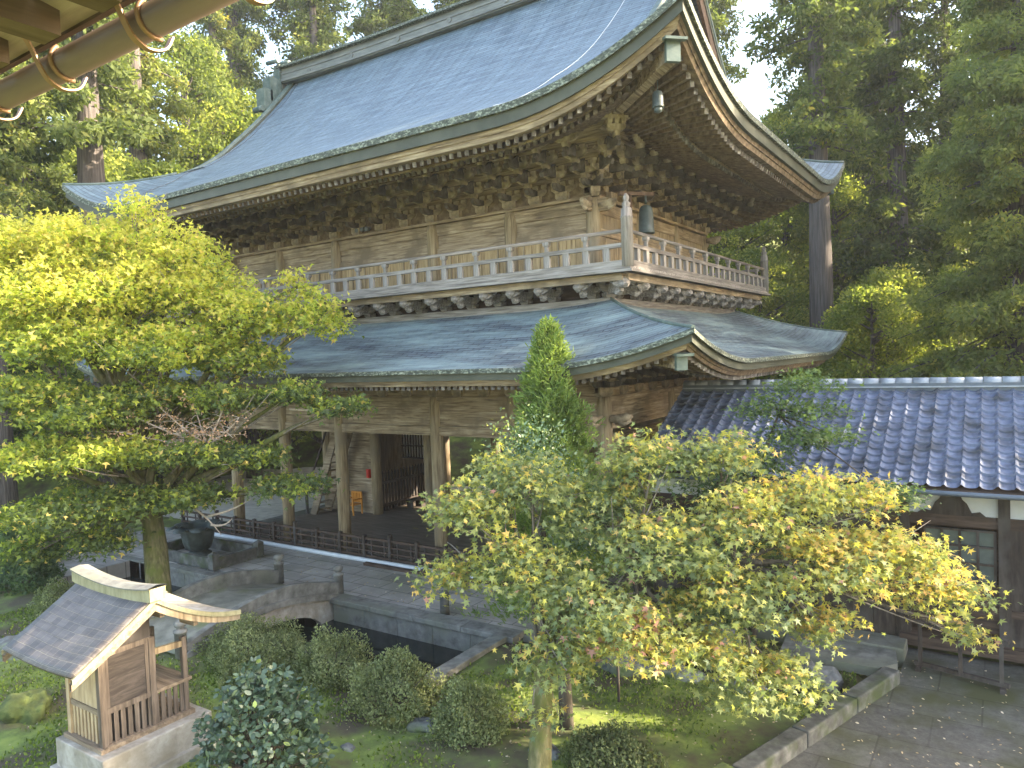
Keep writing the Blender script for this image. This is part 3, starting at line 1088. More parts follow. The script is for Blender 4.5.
for x in (-U_, -W_ + U_):
    boxes('tie_beam', [(x - .2, x + .2, U_, D - U_, 4.063, 4.143), (x - .068, x + .068, U_ - .45, D - U_ + .45, 3.715, 4.045), (x - .09, x + .09, U_, D - U_, 3.12, 3.32)], M['wood_y'], gate)
boxes('wall_board', [(-W_ + U_, -U_, U_ - .03 + i * .008, U_ + .03, z0, z1) for i, (z0, z1) in enumerate(((3.32, 3.52), (3.525, 3.72)))], M['wood_x'], gate)
mb = MB(); mb2 = MB()
rr = random.Random(5)
x = -W_ + U_ + .02
while x < -U_ - .1:
    w = .24 + rr.random() * .08
    mb.box(x, min(x + w - .012, -U_), U_ - .03 + rr.random() * .015, U_ + .03, ZD - .1, 3.12)
    if rr.random() < .4: boxes('plank_batten', [(x, x + .035, U_ - .065, U_ - .02, ZD - .1, 3.12)], M['wood_z'], gate)
    x += w
build('wall_planks', mb, M['wood_plank'], gate)
mb = MB()
for xx in (-U_, -W_ + U_):
    y = U_ + .02
    while y < D - U_ - .1:
        w = .26 + rr.random() * .06
        mb.box(xx - .03, xx + .03 + rr.random() * .012, y, min(y + w - .012, D - U_), ZD - .1, 3.72)
        y += w
mb.box(-W_ + U_, -U_, D - U_ - .03, D - U_ + .03, ZD - .1, 3.72)
build('wall_planks', mb, M['wood_z'], gate)
# carved nosings at corner beam ends
def nosing(c, dirv, s, parent, mat='wood_carved'):
    mb = MB()
    d = Vector(dirv)
    c = Vector(c)
    pts = [c + d * (s * .0), c + d * s * .35, c + d * s * .7, c + d * s * .95]
    mb.tube([pts[0], pts[1], pts[2] + Vector((0, 0, .04 * s)), pts[3] + Vector((0, 0, .14 * s))], [.17 * s, .2 * s, .2 * s, .1 * s], 9, jit=.12, rng=rr)
    mb.tube([c + d * .2 * s - Vector((0, 0, .12 * s)), c + d * .6 * s - Vector((0, 0, .2 * s)), c + d * .9 * s - Vector((0, 0, .08 * s))], [.12 * s, .12 * s, .05 * s], 8, jit=.12, rng=rr)
    return build('carved_nosing', mb, M[mat], parent)
for (x, y) in ((-U_, U_), (-U_, D - U_), (-W_ + U_, U_)):
    sgn = 1 if x > -5 else -1
    nosing((x + sgn * .15, y, 3.88), (sgn, 0, 0), .55, gate)
    nosing((x, y - .15 if y < 5 else y + .15, 3.88), (0, -1 if y < 5 else 1, 0), .55, gate)

# ---- balcony
OD = 1.579
mb = MB()
mb.box(-W_ - OD, OD, -OD, D + OD, ZD - .07, ZD)
deck = build('balcony_deck', mb, M['wood_grey_x'], gate)
for (x0, x1, y0, y1) in ((-W_ - OD - .06, OD + .06, -OD - .06, -OD + .02), (-W_ - OD - .06, OD + .06, D + OD - .02, D + OD + .06)):
    boxes('deck_edge', [(x0, x1, y0, y1, ZD - .13, ZD - .071)], M['wood_grey_x'], deck)
for (x0, x1, y0, y1) in ((OD - .02, OD + .058, -OD + .02, D + OD - .02), (-W_ - OD - .058, -W_ - OD + .02, -OD + .02, D + OD - .02)):
    boxes('deck_edge', [(x0, x1, y0, y1, ZD - .131, ZD - .072)], M['wood_grey_y_shade'], deck)
mb = MB()
mb.box(-W_ - OD + .3, OD - .3, -OD + .18, -OD + .34, ZD - .3, ZD - .131)
build('deck_beam', mb, M['wood_x'], deck)
mb = MB()
mb.box(OD - .34, OD - .18, -OD + .3, D + OD - .3, ZD - .3, ZD - .131)
build('deck_beam', mb, M['wood_y'], deck)
# knee wall and base beam between roof and deck
mb = MB()
mb.box(-W_ - .25, .25, -.25, D + .25, 1.0, 1.92)
build('knee_wall', mb, M['wood_dark_x'], gate)
boxes('base_beam', [(-W_ - .62, .62, -.62, -.36, 1.17, 1.36), (-W_ - .62, .62, D + .36, D + .62, 1.17, 1.36)], M['wood_grey_x'], gate)
boxes('base_beam', [(.36, .618, -.358, D + .358, 1.172, 1.358), (-W_ - .618, -W_ - .36, -.358, D + .358, 1.172, 1.358)], M['wood_grey_y_shade'], gate)

def deck_bracket_mesh():
    mb = MB()
    mb.block((0, -.18, .07), (.26, .26, .14))
    poly = [(-.26, .3), (-.26, .24), (-.14, .15), (.14, .15), (.26, .24), (.26, .3)]
    mb.prism(poly, 'y', -.26, -.14)
    for x in (-.2, .2): mb.block((x, -.2, .35), (.14, .15, .1))
    # arm out to the nose
    poly = [(0, .34), (-.72, .34), (-.72, .2), (-.6, .1), (-.1, .08)]
    mb.prism(poly, 'x', -.07, .07)
    # carved cloud nose with scrolls
    r_ = random.Random(3)
    mb.tube([(0, -.6, .28), (0, -.8, .32), (0, -.95, .3), (0, -1.05, .2)], [.1, .15, .15, .06], 8, jit=.2, rng=r_)
    mb.tube([(0, -.55, .16), (0, -.72, .12), (0, -.86, .14)], [.08, .12, .05], 8, jit=.2, rng=r_)
    mb.tube([(-.2, -.82, .3), (-.08, -.88, .24), (.08, -.88, .24), (.2, -.82, .3)], [.05, .09, .09, .05], 8, jit=.25, rng=r_)
    mb.tube([(-.15, -.78, .42), (0, -.84, .4), (.15, -.78, .42)], [.05, .08, .05], 8, jit=.25, rng=r_)
    poly = [(-.3, .45), (-.3, .38), (-.18, .3), (.18, .3), (.3, .38), (.3, .45)]
    mb.prism(poly, 'y', -.8, -.68)
    me = bpy.data.meshes.new('deck_bracket')
    me.from_pydata([tuple(v) for v in mb.v], [], mb.f)
    me.materials.append(M['wood_grey_x'])
    return me
DB = deck_bracket_mesh()
for x in fx[1:-1]:
    put('deck_bracket', DB, (x, -.32, 1.36), 0, gate)
for y in ry[1:-1]:
    put('deck_bracket', DB, (.32, y, 1.36), math.pi / 2, gate)
for (x, y, a, s) in ((.05, -.32, 0, 1), (.32, -.05, math.pi / 2, 1), (.3, -.3, math.pi / 4, 1.4), (.32, D + .05, math.pi / 2, 1), (.3, D + .3, 3 * math.pi / 4, 1.4), (-W_ - .3, -.3, -math.pi / 4, 1.4)):
    put('deck_bracket', DB, (x, y, 1.36 + .003 * s), a, gate, (1, s, 1))

# railing
rail = build('balcony_railing', MB().box(-W_ - OD + .1, OD - .1, -OD + .03, -OD + .17, ZD, ZD + .15), M['wood_grey_x'], gate)
boxes('base_rail', [(-W_ - OD + .1, OD - .1, D + OD - .17, D + OD - .03, ZD, ZD + .15)], M['wood_grey_x'], rail)
boxes('base_rail', [(OD - .17, OD - .03, -OD + .1, D + OD - .1, ZD + .001, ZD + .149), (-W_ - OD + .03, -W_ - OD + .17, -OD + .1, D + OD - .1, ZD + .001, ZD + .149)], M['wood_grey_y_shade'], rail)
yf, xr_ = -OD + .1, OD - .1
for z, r in ((ZD + .83, .05),):
    build('top_rail', MB().tube([(-W_ - OD + .1, yf, z), (xr_, yf, z)], r, 8), M['wood_grey_x'], rail)
    build('top_rail', MB().tube([(xr_, yf, z), (xr_, D + OD - .1, z)], r, 8), M['wood_grey_y_shade'], rail)
    build('top_rail', MB().tube([(-W_ - OD + .1, yf, z), (-W_ - OD + .1, D + OD - .1, z)], r, 8), M['wood_grey_y_shade'], rail)
    build('top_rail', MB().tube([(-W_ - OD + .1, D + OD - .1, z), (xr_, D + OD - .1, z)], r, 8), M['wood_grey_x'], rail)
z = ZD + .50
build('middle_rail', MB().box(-W_ - OD + .1, xr_, yf - .055, yf + .055, z - .05, z + .05), M['wood_grey_x'], rail)
build('middle_rail', MB().box(xr_ - .055, xr_ + .055, yf, D + OD - .1, z - .049, z + .049), M['wood_grey_y_shade'], rail)
build('middle_rail', MB().box(-W_ - OD + .1, xr_, D + OD - .155, D + OD - .045, z - .05, z + .05), M['wood_grey_x'], rail)
# struts: tall ones with a splayed top block, short ones between
tallm = MB(); tallm.box(-.045, .045, -.04, .04, .55, .68); tallm.block((0, 0, .74), (.17, .13, .11)); tallm.box(-.085, .085, -.045, .045, .15, .45)
shortm = MB(); shortm.box(-.085, .085, -.044, .044, .15, .45)
TM = bpy.data.meshes.new('railing_strut'); TM.from_pydata(tallm.v, [], tallm.f); TM.materials.append(M['wood_grey_z'])
SM = bpy.data.meshes.new('railing_strut'); SM.from_pydata(shortm.v, [], shortm.f); SM.materials.append(M['wood_grey_z'])
n = 34
for i in range(1, n):
    x = OD - .1 - (W_ + 2 * OD - .2) * i / n
    put('railing_strut', TM if i % 2 == 0 else SM, (x, yf, ZD), 0, rail)
n = 22
for i in range(1, n):
    y = yf + (D + 2 * OD - .2) * i / n
    put('railing_strut', TM if i % 2 == 0 else SM, (xr_, y, ZD), math.pi / 2, rail)
nm = MB().lathe((0, 0, 0), [(.14, 0), (.14, 1.12), (.15, 1.13), (.15, 1.16), (.135, 1.17), (.13, 1.34), (.08, 1.37), (.1, 1.42), (.1, 1.47), (.05, 1.52), (.075, 1.57), (.07, 1.62), (.02, 1.7)], 14)
NM = bpy.data.meshes.new('newel_post'); NM.from_pydata(nm.v, [], nm.f); NM.polygons.foreach_set('use_smooth', [True] * len(NM.polygons)); NM.materials.append(M['wood_grey_z'])
for (x, y) in ((xr_, yf), (xr_, D + OD - .1), (-W_ - OD + .1, yf)):
    put('newel_post', NM, (x, y, ZD - .01), 0, rail)

# ---- lower storey
for x in bays:
    for y in (0, D / 2, D):
        if y == 0 or x in (bays[0], bays[1], bays[4], bays[5]) or y == D or x in (bays[2], bays[3]):
            column(x, y, .21, GF - .05, -1.18)
for y in (0, D):
    boxes('tie_beam', [(-W_ - .1, .1, y - .12, y + .12, -1.3, -1.18), (-W_, 0, y - .06, y + .06, -1.68, -1.3), (-W_, 0, y - .065, y + .065, -2.06, -1.685), (-W_, 0, y - .1, y + .1, -2.36, -2.07)], M['wood_x'], gate)
boxes('tie_beam', [(-W_, 0, D / 2 - .08, D / 2 + .08, -2.3, -1.5)], M['wood_x'], gate)
for x in bays:
    if x in (bays[0], bays[5]):
        boxes('tie_beam', [(x - .12, x + .12, .13, D - .13, -1.298, -1.182), (x - .06, x + .06, .13, D - .13, -2.06, -1.3), (x - .09, x + .09, .13, D - .13, -2.46, -2.2)], M['wood_y'], gate)
    else:
        boxes('tie_beam', [(x - .08, x + .08, .13, D - .13, -2.1, -1.5)], M['wood_y'], gate)
mb = MB().box(-W_, 0, 0.1, D - .1, -1.16, -1.08)
build('ceiling_boards', mb, M['wood_dark_x'], gate)
BL = bracket_mesh(2, .42, .26, .66, 1, 'lower_bracket_set')
lfx = spaced(bays, [3, 3, 4, 3, 3])
for x in lfx:
    put('lower_bracket_set', BL, (x, 0, -1.17), 0, gate)
for y in spaced([0, D / 3, 2 * D / 3, D], [3, 3, 3]):
    put('lower_bracket_set', BL, (0, y, -1.168), math.pi / 2, gate)
put('lower_bracket_set', BL, (0, 0, -1.165), math.pi / 4, gate, (1, 1.4, 1))
boxes('bracket_backing', [(-W_ - .06, .06, -.06, .06, -1.17, .5), (-W_ - .06, .06, D - .06, D + .06, -1.17, .5), (-W_ - .84, .84, -.9, -.8, -.25, -.12)], M['wood_x'], gate)
boxes('bracket_backing', [(-.058, .058, .06, D - .06, -1.171, .499), (-W_ - .058, -W_ + .058, .06, D - .06, -1.171, .499), (.8, .9, -.8, D + .8, -.251, -.121)], M['wood_y'], gate)
for (d, c) in (((1, 0, 0), (.2, 0, -1.75)), ((0, -1, 0), (0, -.2, -1.75)), ((0, -1, 0), (-W_, -.2, -1.75))):
    nosing(c, d, .62, gate)
# floor and stone plinth
mb = MB().box(-W_ - .9, .9, -.75, D + .9, -6.72, GF)
build('stone_plinth', mb, M['stone'], gate)
mb = MB().box(-W_, 0, -.1, D, GF + .002, GF + .03)
build('floor_boards', mb, M['floor'], gate)
# guardian rooms: walls of boards with lattice, picket fences
def vboards(mb, axis, a0, a1, c, z0, z1, w=.24, th=.05, gap=.01):
    a = a0
    while a < a1 - .02:
        b = min(a + w - gap, a1)
        if axis == 'x': mb.box(a, b, c - th / 2, c + th / 2, z0, z1)
        else: mb.box(c - th / 2, c + th / 2, a, b, z0, z1)
        a += w
for xa, xb in ((-W_, -3 * B1 - BC), (-B1, 0)):
    mb = MB()
    for i in range(9):
        z0 = GF + .03 + i * .45
        mb.box(xa + .2, xb - .2, D / 2 - .03, D / 2 + .03 + .008 * (i % 2), z0, z0 + .44)
    build('room_wall', mb, M['wood_x'], gate)
    for xx in (xa, xb):
        inner = xx in (-3 * B1 - BC, -B1)
        if inner:
            mb = MB()
            y = D / 2 + .3
            while y < D - .25:
                mb.box(xx - .03, xx + .03, y, y + .09, GF + .1, GF + 1.65)
                mb.add([(xx - .03, y, GF + 1.65), (xx + .03, y, GF + 1.65), (xx + .03, y + .09, GF + 1.65), (xx - .03, y + .09, GF + 1.65), (xx, y + .045, GF + 1.76)], [(0, 1, 4), (1, 2, 4), (2, 3, 4), (3, 0, 4)])
                y += .19
            mb.box(xx - .05, xx + .05, D / 2 + .2, D - .2, GF + .25, GF + .38)
            mb.box(xx - .05, xx + .05, D / 2 + .2, D - .2, GF + 1.2, GF + 1.32)
            build('picket_barrier', mb, M['wood_dark'], gate)
    mb = MB()
    vboards(mb, 'x', xa + .2, xb - .2, D, GF, GF + 1.6)
    build('room_wall', mb, M['wood_z'], gate)
    mb = MB().box(xa + .2, xb - .2, D - .005, D + .01, GF + 1.62, -2.36)
    lw = build('lattice_window', mb, M['paper'], gate)
    mb = MB()
    x = xa + .25
    while x < xb - .2:
        mb.box(x, x + .05, D - .06, D - .006, GF + 1.62, -2.36); x += .17
    for z in (GF + 1.62, GF + 2.2, GF + 2.8, GF + 3.4): mb.box(xa + .2, xb - .2, D - .08, D - .012, z, z + .07)
    build('lattice_bars', mb, M['wood_dark'], lw)
# outer side walls of the ground floor
for x in (-W_, 0):
    mb = MB(); vboards(mb, 'y', D / 2 + .2, D - .2, x, GF, -2.46)
    if x == 0: vboards(mb, 'y', .2, D / 2 - .2, x, GF, -2.46)
    build('side_wall', mb, M['wood_z'], gate)
# steep stair to the upper storey
mb = MB()
for dy in (0, .8):
    mb.beam((-W_ - .9 + 1.2, D / 2 - 1.2 + dy, GF), (-W_ + 2.4, D / 2 - 1.2 + dy, -1.6), .06, .34)
for i in range(14):
    f = (i + .5) / 14
    x = -W_ + .3 + 2.1 * f; z = GF + (4.76) * f
    mb.box(x - .13, x + .13, D / 2 - 1.17, D / 2 - .43, z - .02, z + .02)
build('staircase', mb, M['wood_x'], gate)
# handrail of the stair
mb = MB().beam((-W_ + .0, D / 2 - 1.25, GF + .9), (-W_ + 1.9, D / 2 - 1.25, -1.7), .05, .07)
mb.box(-W_ - .05, -W_ + .03, D / 2 - 1.3, D / 2 - 1.2, GF, GF + 1.0)
build('stair_handrail', mb, M['wood_dark'], gate)
# corner bell cap copper light etc
o = build('junction_box', MB().cbox((-8.6, U_ - .12, 4.3), (.14, .12, .12)).tube([(-8.6 - .22, U_ - .2, 4.28), (-8.6 - .22, U_ - .05, 4.3)], .07, 10).tube([(-8.6 + .22, U_ - .2, 4.28), (-8.6 + .22, U_ - .05, 4.3)], .07, 10), M['metal_dark'], gate)
o['label'] = 'small dark twin spotlights under the brackets'

# ================================================================== THINGS ON THE GATE
# bronze bell hung from an angle post
t = thing('bronze_bell', 'dark bronze bell hanging from a brown bracket on the balcony', 'bell', (1.0, .15, ZD))
build('post', MB().box(.83, .93, .0, .1, ZD, 3.98), M['wood_red'], t)
build('bracket_arm', MB().beam((.72, -.2, 4.0), (1.25, .75, 4.05), .09, .09), M['wood_red'], t)
mb = MB().lathe((1.13, .5, 3.02), [(.02, 0), (.21, .0), (.215, .03), (.2, .1), (.19, .4), (.175, .6), (.13, .7), (.04, .74)], 20)
mb.tube([(1.13, .5, 3.78), (1.13, .5, 4.02)], .03, 8)
bell = build('bell', mb, M['bronze'], t)
wb = thing('wind_bell', 'small dark wind bell hanging under the near upper eave corner', 'wind bell', (2.9, -2.9, 4.95))
mb = MB().lathe((2.9, -2.9, 4.98), [(.12, 0), (.125, .02), (.115, .05), (.11, .28), (.08, .33), (.02, .35)], 14)
mb.tube([(2.9, -2.9, 5.3), (2.9, -2.9, 5.55)], .012, 6)
build('bell', mb, M['bronze'], wb)
build('clapper', MB().lathe((2.9, -2.9, 4.87), [(.02, 0), (.08, .03), (.09, .1), (.02, .13)], 10), M['bronze'], wb)

# orange chair and red extinguisher box inside the gate
def chair(x, y):
    t = thing('wooden_chair', 'small bright orange slatted chair inside the gate', 'chair', (x, y, GF + .03))
    z = GF + .03
    s_ = MB()
    for i in range(5): s_.box(x - .26, x + .26, y - .25 + i * .1, y - .16 + i * .1, z + .4, z + .43)
    build('seat', s_, M['orange'], t)
    b = MB()
    for i in range(6): b.box(x - .24 + i * .085, x - .18 + i * .085, y + .24, y + .27, z + .46, z + .86)
    b.box(x - .28, x + .28, y + .235, y + .28, z + .84, z + .92)
    build('backrest', b, M['orange'], t)
    for sx in (-1, 1):
        build('armrest', MB().box(x + sx * .27 - .03, x + sx * .27 + .03, y - .25, y + .27, z + .62, z + .66), M['orange'], t)
        for yy in (y - .23, y + .26):
            build('leg', MB().box(x + sx * .27 - .025, x + sx * .27 + .025, yy - .025, yy + .025, z, z + (.62 if yy < y else .86)), M['orange'], t)
chair(-13.75, 4.05)
t = thing('bench', 'low dark wooden bench by the picket barrier inside the gate', 'bench', (-12.2, 6.2, GF + .03))
build('seat', MB().box(-12.4, -12.0, 5.8, 6.5, GF + .36, GF + .41), M['wood_dark'], t)
for yy in (5.86, 6.42): build('leg', MB().box(-12.36, -12.04, yy - .03, yy + .03, GF + .03, GF + .36), M['wood_dark'], t)
o = build('extinguisher_box', MB().cbox((-13.15, D / 2 - .1, GF + 1.7), (.16, .12, .36)).cbox((-13.15, D / 2 - .17, GF + 1.7), (.11, .02, .28)), M['red'])
tag(centre(o), 'small red box fixed to the wooden wall inside the gate', 'fire box')

# ================================================================== FENCE, PIPE, PLANK
def low_fence():
    t = thing('low_fence', 'low dark brown rail fence along the front of the gate', 'fence', (-9.5, -.5, -6.44))
    y = -.5
    for i, x in enumerate(np.arange(-18.6, -.4, 1.12)):
        tall = i % 4 == 2
        build('fence_post', MB().box(x - .05, x + .05, y - .06, y + .06, -6.44, -5.62 + (.12 if tall else 0)), M['wood_dark'], t)
    for z, h in ((-5.72, .07), (-5.92, .05), (-6.12, .05), (-6.3, .07)):
        mb = MB()
        mb.box(-18.7, -.6, y - .035, y + .035, z - h / 2, z + h / 2)
        build('fence_rail', mb, M['wood_dark_x'], t)
    for x in np.arange(-18.3, -.6, .56): build('fence_slat', MB().box(x - .02, x + .02, y - .02, y + .02, -6.3, -5.72), M['wood_dark'], t)
low_fence()
o = build('white_pipe', MB().tube([(-18.4, -.72, -6.36), (-14, -.73, -6.36), (-9, -.72, -6.37), (-4.6, -.74, -6.36), (-3, -.73, -6.37)], .075, 10), M['pipe_white'])
tag(centre(o), 'long pale pipe lying at the foot of the low fence', 'pipe')
o = build('wooden_plank', MB().box(-8.1, -5.6, -1.02, -.88, -6.44, -6.35).box(-5.72, -5.6, -1.05, -.85, -6.44, -6.25), M['wood_dark_x'])
tag(centre(o), 'brown plank lying on the paving in front of the low fence', 'plank')

# ================================================================== PONDS, BRIDGE, STONES
def stonewall(name, boxes, label, mat='stone', cat='stone edging'):
    mb = MB()
    for b in boxes: mb.box(*b)
    o = build(name, mb, M[mat])
    bv = o.modifiers.new('bevel', 'BEVEL'); bv.width = .02; bv.segments = 2
    return tag(centre(o), label, cat)
def rim(x0, x1, y0, y1, z0, z1, axis, ln):
    out = []
    a0, a1 = (x0, x1) if axis == 'x' else (y0, y1)
    n = max(1, round((a1 - a0) / ln))
    for i in range(n):
        p, q = a0 + (a1 - a0) * i / n + .004, a0 + (a1 - a0) * (i + 1) / n - .004
        out.append((p, q, y0, y1, z0, z1) if axis == 'x' else (x0, x1, p, q, z0, z1))
    return out
stonewall('pond_edging', rim(-6.45, -.5, -3.95, -3.45, -6.5, -6.36, 'x', 1.5) + rim(-6.4, -.6, -3.88, -3.52, -7.5, -6.5, 'x', 1.1), 'straight stone kerb along the paved side of the near pond')
o = stonewall('pond_edging', rim(-1.0, -.65, -6.6, -3.96, -6.52, -6.34, 'y', 1.4) + rim(-.98, -.68, -6.6, -3.96, -7.5, -6.52, 'y', 1), 'pale stone kerb at the right end of the near pond')
stonewall('pond_edging', rim(-6.5, -1.0, -6.75, -6.45, -7.5, -6.42, 'x', 1.3), 'stone kerb on the garden side of the near pond, behind the round shrubs')
stonewall('pond_edging', rim(-14.1, -9.3, -4.15, -3.8, -6.5, -6.38, 'x', 1.3) + rim(-14.1, -9.3, -4.1, -3.85, -7.5, -6.5, 'x', 1.2) + rim(-17.6, -14.12, -4.2, -3.9, -7.5, -6.4, 'x', 1.2), 'stone kerb of the far pond left of the bridge')
def stone_bridge():
    t = thing('stone_bridge', 'small arched stone bridge between the two ponds', 'bridge', (-7.8, -5.3, -7.3))
    ys = np.linspace(-8.2, -3.55, 20)
    def zd(y):
        u = (y + 3.55) / (-8.2 + 3.55)
        return -6.42 + .42 * math.sin(math.pi * min(1, max(0, u)))
    xa, xb = -9.05, -6.55
    mb = MB().grid([[(xa, y, zd(y)), (xb, y, zd(y)), (xb, y, zd(y) - .22), (xa, y, zd(y) - .22)] for y in ys], smooth=False, close=True)
    mm = mk('mossy_deck_stone', [(.13, .13, .105), (.23, .225, .19), (.32, .32, .27)], ns=2, blot=(.17, .19, .08), blots=.8, rough=.9)
    build('bridge_deck', mb, mm, t)
    for x in (xa, xb):
        sx = -1 if x == xa else 1
        # side wall with an arch opening
        mb = MB()
        yy = np.linspace(-7.9, -3.6, 26)
        bot = [(-7.6 if (abs(y + 5.7) > 1.45) else -7.12 + .62 * math.sqrt(max(0, 1 - ((y + 5.7) / 1.5) ** 2))) for y in yy]
        rows = [[(x - .09, y, b), (x + .09, y, b), (x + .09, y, zd(y) - .08), (x - .09, y, zd(y) - .08)] for y, b in zip(yy, bot)]
        mb.grid(rows, smooth=False, close=True)
        build('arch_wall', mb, M['stone_pale'] if sx > 0 else M['stone'], t)
        mb = MB()
        rows = [[(x - .12 + sx * .04, y, zd(y) - .1), (x + .12 + sx * .04, y, zd(y) - .1), (x + .12 + sx * .04, y, zd(y) + .06), (x - .12 + sx * .04, y, zd(y) + .06)] for y in ys]
        mb.grid(rows, smooth=False, close=True)
        build('bridge_kerb', mb, M['stone'], t)
        mb = MB()
        rows = [[(x - .08, y, zd(y) + .05), (x + .08, y, zd(y) + .05), (x + .095, y, zd(y) + .38 * (.6 + .4 * min(1, (y + 8.2) / 3))), (x - .095, y, zd(y) + .38 * (.6 + .4 * min(1, (y + 8.2) / 3)))] for y in ys]
        mb.grid(rows, smooth=False, close=True)
        build('parapet', mb, M['stone'], t)
        for y in (-3.5, -8.2):
            mb = MB().lathe((x, y, -6.44), [(.13, 0), (.13, .56), (.15, .57), (.15, .62), (.09, .64), (.07, .67), (.12, .71), (.135, .77), (.11, .83), (.03, .86)], 14)
            build('newel_post', mb, M['stone'], t)
stone_bridge()
o = build('stone_post', MB().lathe((-2.98, -3.3, -6.45), [(.12, 0), (.12, .46), (.1, .48), (.1, .5), (.13, .52), (.12, .6), (.02, .62)], 12), M['stone_dark'])
tag(centre(o), 'short round stone post on the pond kerb', 'post')

# stone fence box round the lotus urn
t = thing('stone_enclosure', 'low square stone balustrade around the bronze lotus urn', 'enclosure', (-13.9, -2.7, -6.44))
x0, x1, y0, y1 = -15.7, -12.15, -3.55, -1.85
for (a, b, c, d) in ((x0, x1, y0 - .07, y0 + .07), (x0, x1, y1 - .07, y1 + .07), (x1 - .07, x1 + .07, y0, y1), (x0 - .07, x0 + .07, y0, y1)):
    build('panel', MB().box(a + .002, b - .002, c + .002, d - .002, -6.44, -6.08), M['stone_dark'], t)
for x in (x0, x1):
    for y in (y0, y1):
        mb = MB().box(x - .12, x + .12, y - .12, y + .12, -6.44, -5.95)
        mb.add([(x - .12, y - .12, -5.95), (x + .12, y - .12, -5.95), (x + .12, y + .12, -5.95), (x - .12, y + .12, -5.95), (x, y, -5.86)], [(0, 1, 4), (1, 2, 4), (2, 3, 4), (3, 0, 4)])
        build('post', mb, M['stone_dark'], t)
t = thing('lotus_urn', 'large bronze lotus-shaped water urn', 'urn', (-14.15, -2.75, -6.44))
build('foot', MB().lathe((-14.15, -2.75, -6.44), [(.42, 0), (.42, .12), (.3, .18), (.3, .24)], 20), M['bronze'], t)
mb = MB().lathe((-14.15, -2.75, -6.2), [(.3, 0), (.42, .05), (.5, .3), (.56, .62), (.62, .8), (.56, .82), (.5, .62), (.1, .5)], 48, lobes=8, lamp=-.08)
build('bowl', mb, M['bronze'], t)
for i in range(8):
    a = i * math.pi / 4 + .2
    c, s = math.cos(a), math.sin(a)
    def Q(r, w, z): return (-14.15 + c * r - s * w, -2.75 + s * r + c * w, -6.2 + z)
    rows = []
    for w, k in ((-.26, .0), (-.14, .7), (0, 1), (.14, .7), (.26, 0)):
        rows.append([Q(.58, w * .9, .74), Q(.7, w, .84 + .04 * k), Q(.84 + .1 * k, w * .9, .80 + .04 * k), Q(.88 + .12 * k, w * .7, .76)])
    build('petal', MB().grid(rows), M['bronze'], t)

# right kerb along the paved path
def kerb(p, q, w, z0, z1, label, mat, n, name='stone_kerb'):
    mb = MB()
    p = Vector(p); q = Vector(q)
    for i in range(n):
        a = p.lerp(q, i / n + .003); b = p.lerp(q, (i + 1) / n - .003)
        mb.beam((a.x, a.y, (z0 + z1) / 2), (b.x, b.y, (z0 + z1) / 2), w, z1 - z0)
    o = build(name, mb, M[mat])
    bv = o.modifiers.new('bevel', 'BEVEL'); bv.width = .03; bv.segments = 2
    tag(centre(o), label, 'kerb')
kerb((5.45, -6.9), (6.95, -2.1), .3, -6.6, -6.2, 'long raised stone kerb between moss and the grey path', 'stone_dark', 3)
kerb((4.75, -8.6), (5.4, -7.0), .38, -6.65, -6.12, 'mossy square-cut kerb block at the near end of the path', 'moss', 1)
# slabs below the corridor
stonewall('stone_ledge', rim(1.0, 7.05, -1.05, -.35, -6.6, -6.2, 'x', 2.1), 'long stone ledge at the foot of the corridor wall', 'stone', 'ledge')
mb = MB().prism([(4.9, -2.25), (6.7, -2.15), (7.0, -1.75), (6.9, -1.1), (4.8, -1.1)], 'z', -6.42, -6.24)
tag(centre(build('stone_slab', mb, M['stone'])), 'flat natural stone slab bridging the dark pool beside the path', 'stone slab')

def rock(name, c, s, seed, label, mat='rock', group=None):
    r_ = random.Random(seed)
    import bmesh
    bm = bmesh.new()
    bmesh.ops.create_icosphere(bm, subdivisions=4, radius=1)
    from mathutils import noise
    ofs = Vector((seed * 3.1, seed * 1.7, seed))
    for v in bm.verts:
        n_ = noise.noise(v.co * 1.3 + ofs) * .45 + noise.noise(v.co * 3.5 + ofs) * .16 + noise.noise(v.co * 8 + ofs) * .06
        v.co = v.co * (1 + n_)
        v.co.x *= s[0]; v.co.y *= s[1]; v.co.z *= s[2]
    me = bpy.data.meshes.new(name); bm.to_mesh(me); bm.free()
    me.materials.append(M[mat])
    me.polygons.foreach_set('use_smooth', [i % 3 > 0 for i in range(len(me.polygons))])
    o = bpy.data.objects.new(name, me); S.collection.objects.link(o); o.location = c
    return tag(o, label, 'rock', group)
rock('boulder', (2.2, -3.9, -6.5), (.55, .4, .28), 1, 'pale grey boulder between the right maple trunk and the dark pool')
rock('boulder', (3.7, -2.2, -6.35), (.4, .35, .45), 2, 'upright grey boulder behind the dark pool under the maple leaves')
rock('boulder', (3.1, -3.7, -6.55), (.7, .35, .22), 3, 'flat dark rock on the mossy rim of the dark pool')
rock('boulder', (4.5, -3.6, -6.55), (.6, .3, .2), 4, 'low dark rock at the pool rim beneath the low maple spray')
rock('boulder', (5.6, -2.6, -6.6), (.45, .35, .4), 5, 'dark rock propping the flat stone slab')
rock('boulder', (-18.3, -6.4, -6.4), (.6, .5, .35), 6, 'dark rock on the far moss lawn at the left edge')
rock('boulder', (-10.6, -9.7, -6.55), (1.0, .6, .3), 7, 'dark wet rock with pale edge at the left margin behind the shrine')
rock('boulder', (-6.9, -11.2, -6.45), (.5, .4, .35), 8, 'mossy rock at the left margin beside the little shrine', 'moss')
rock('boulder', (-9.6, -8.9, -6.6), (.45, .3, .12), 9, 'small pale stone next to the wet rock at the left margin')
rock('boulder', (.15, -7.8, -6.5), (.28, .22, .14), 10, 'small pale stone between two clipped shrubs')
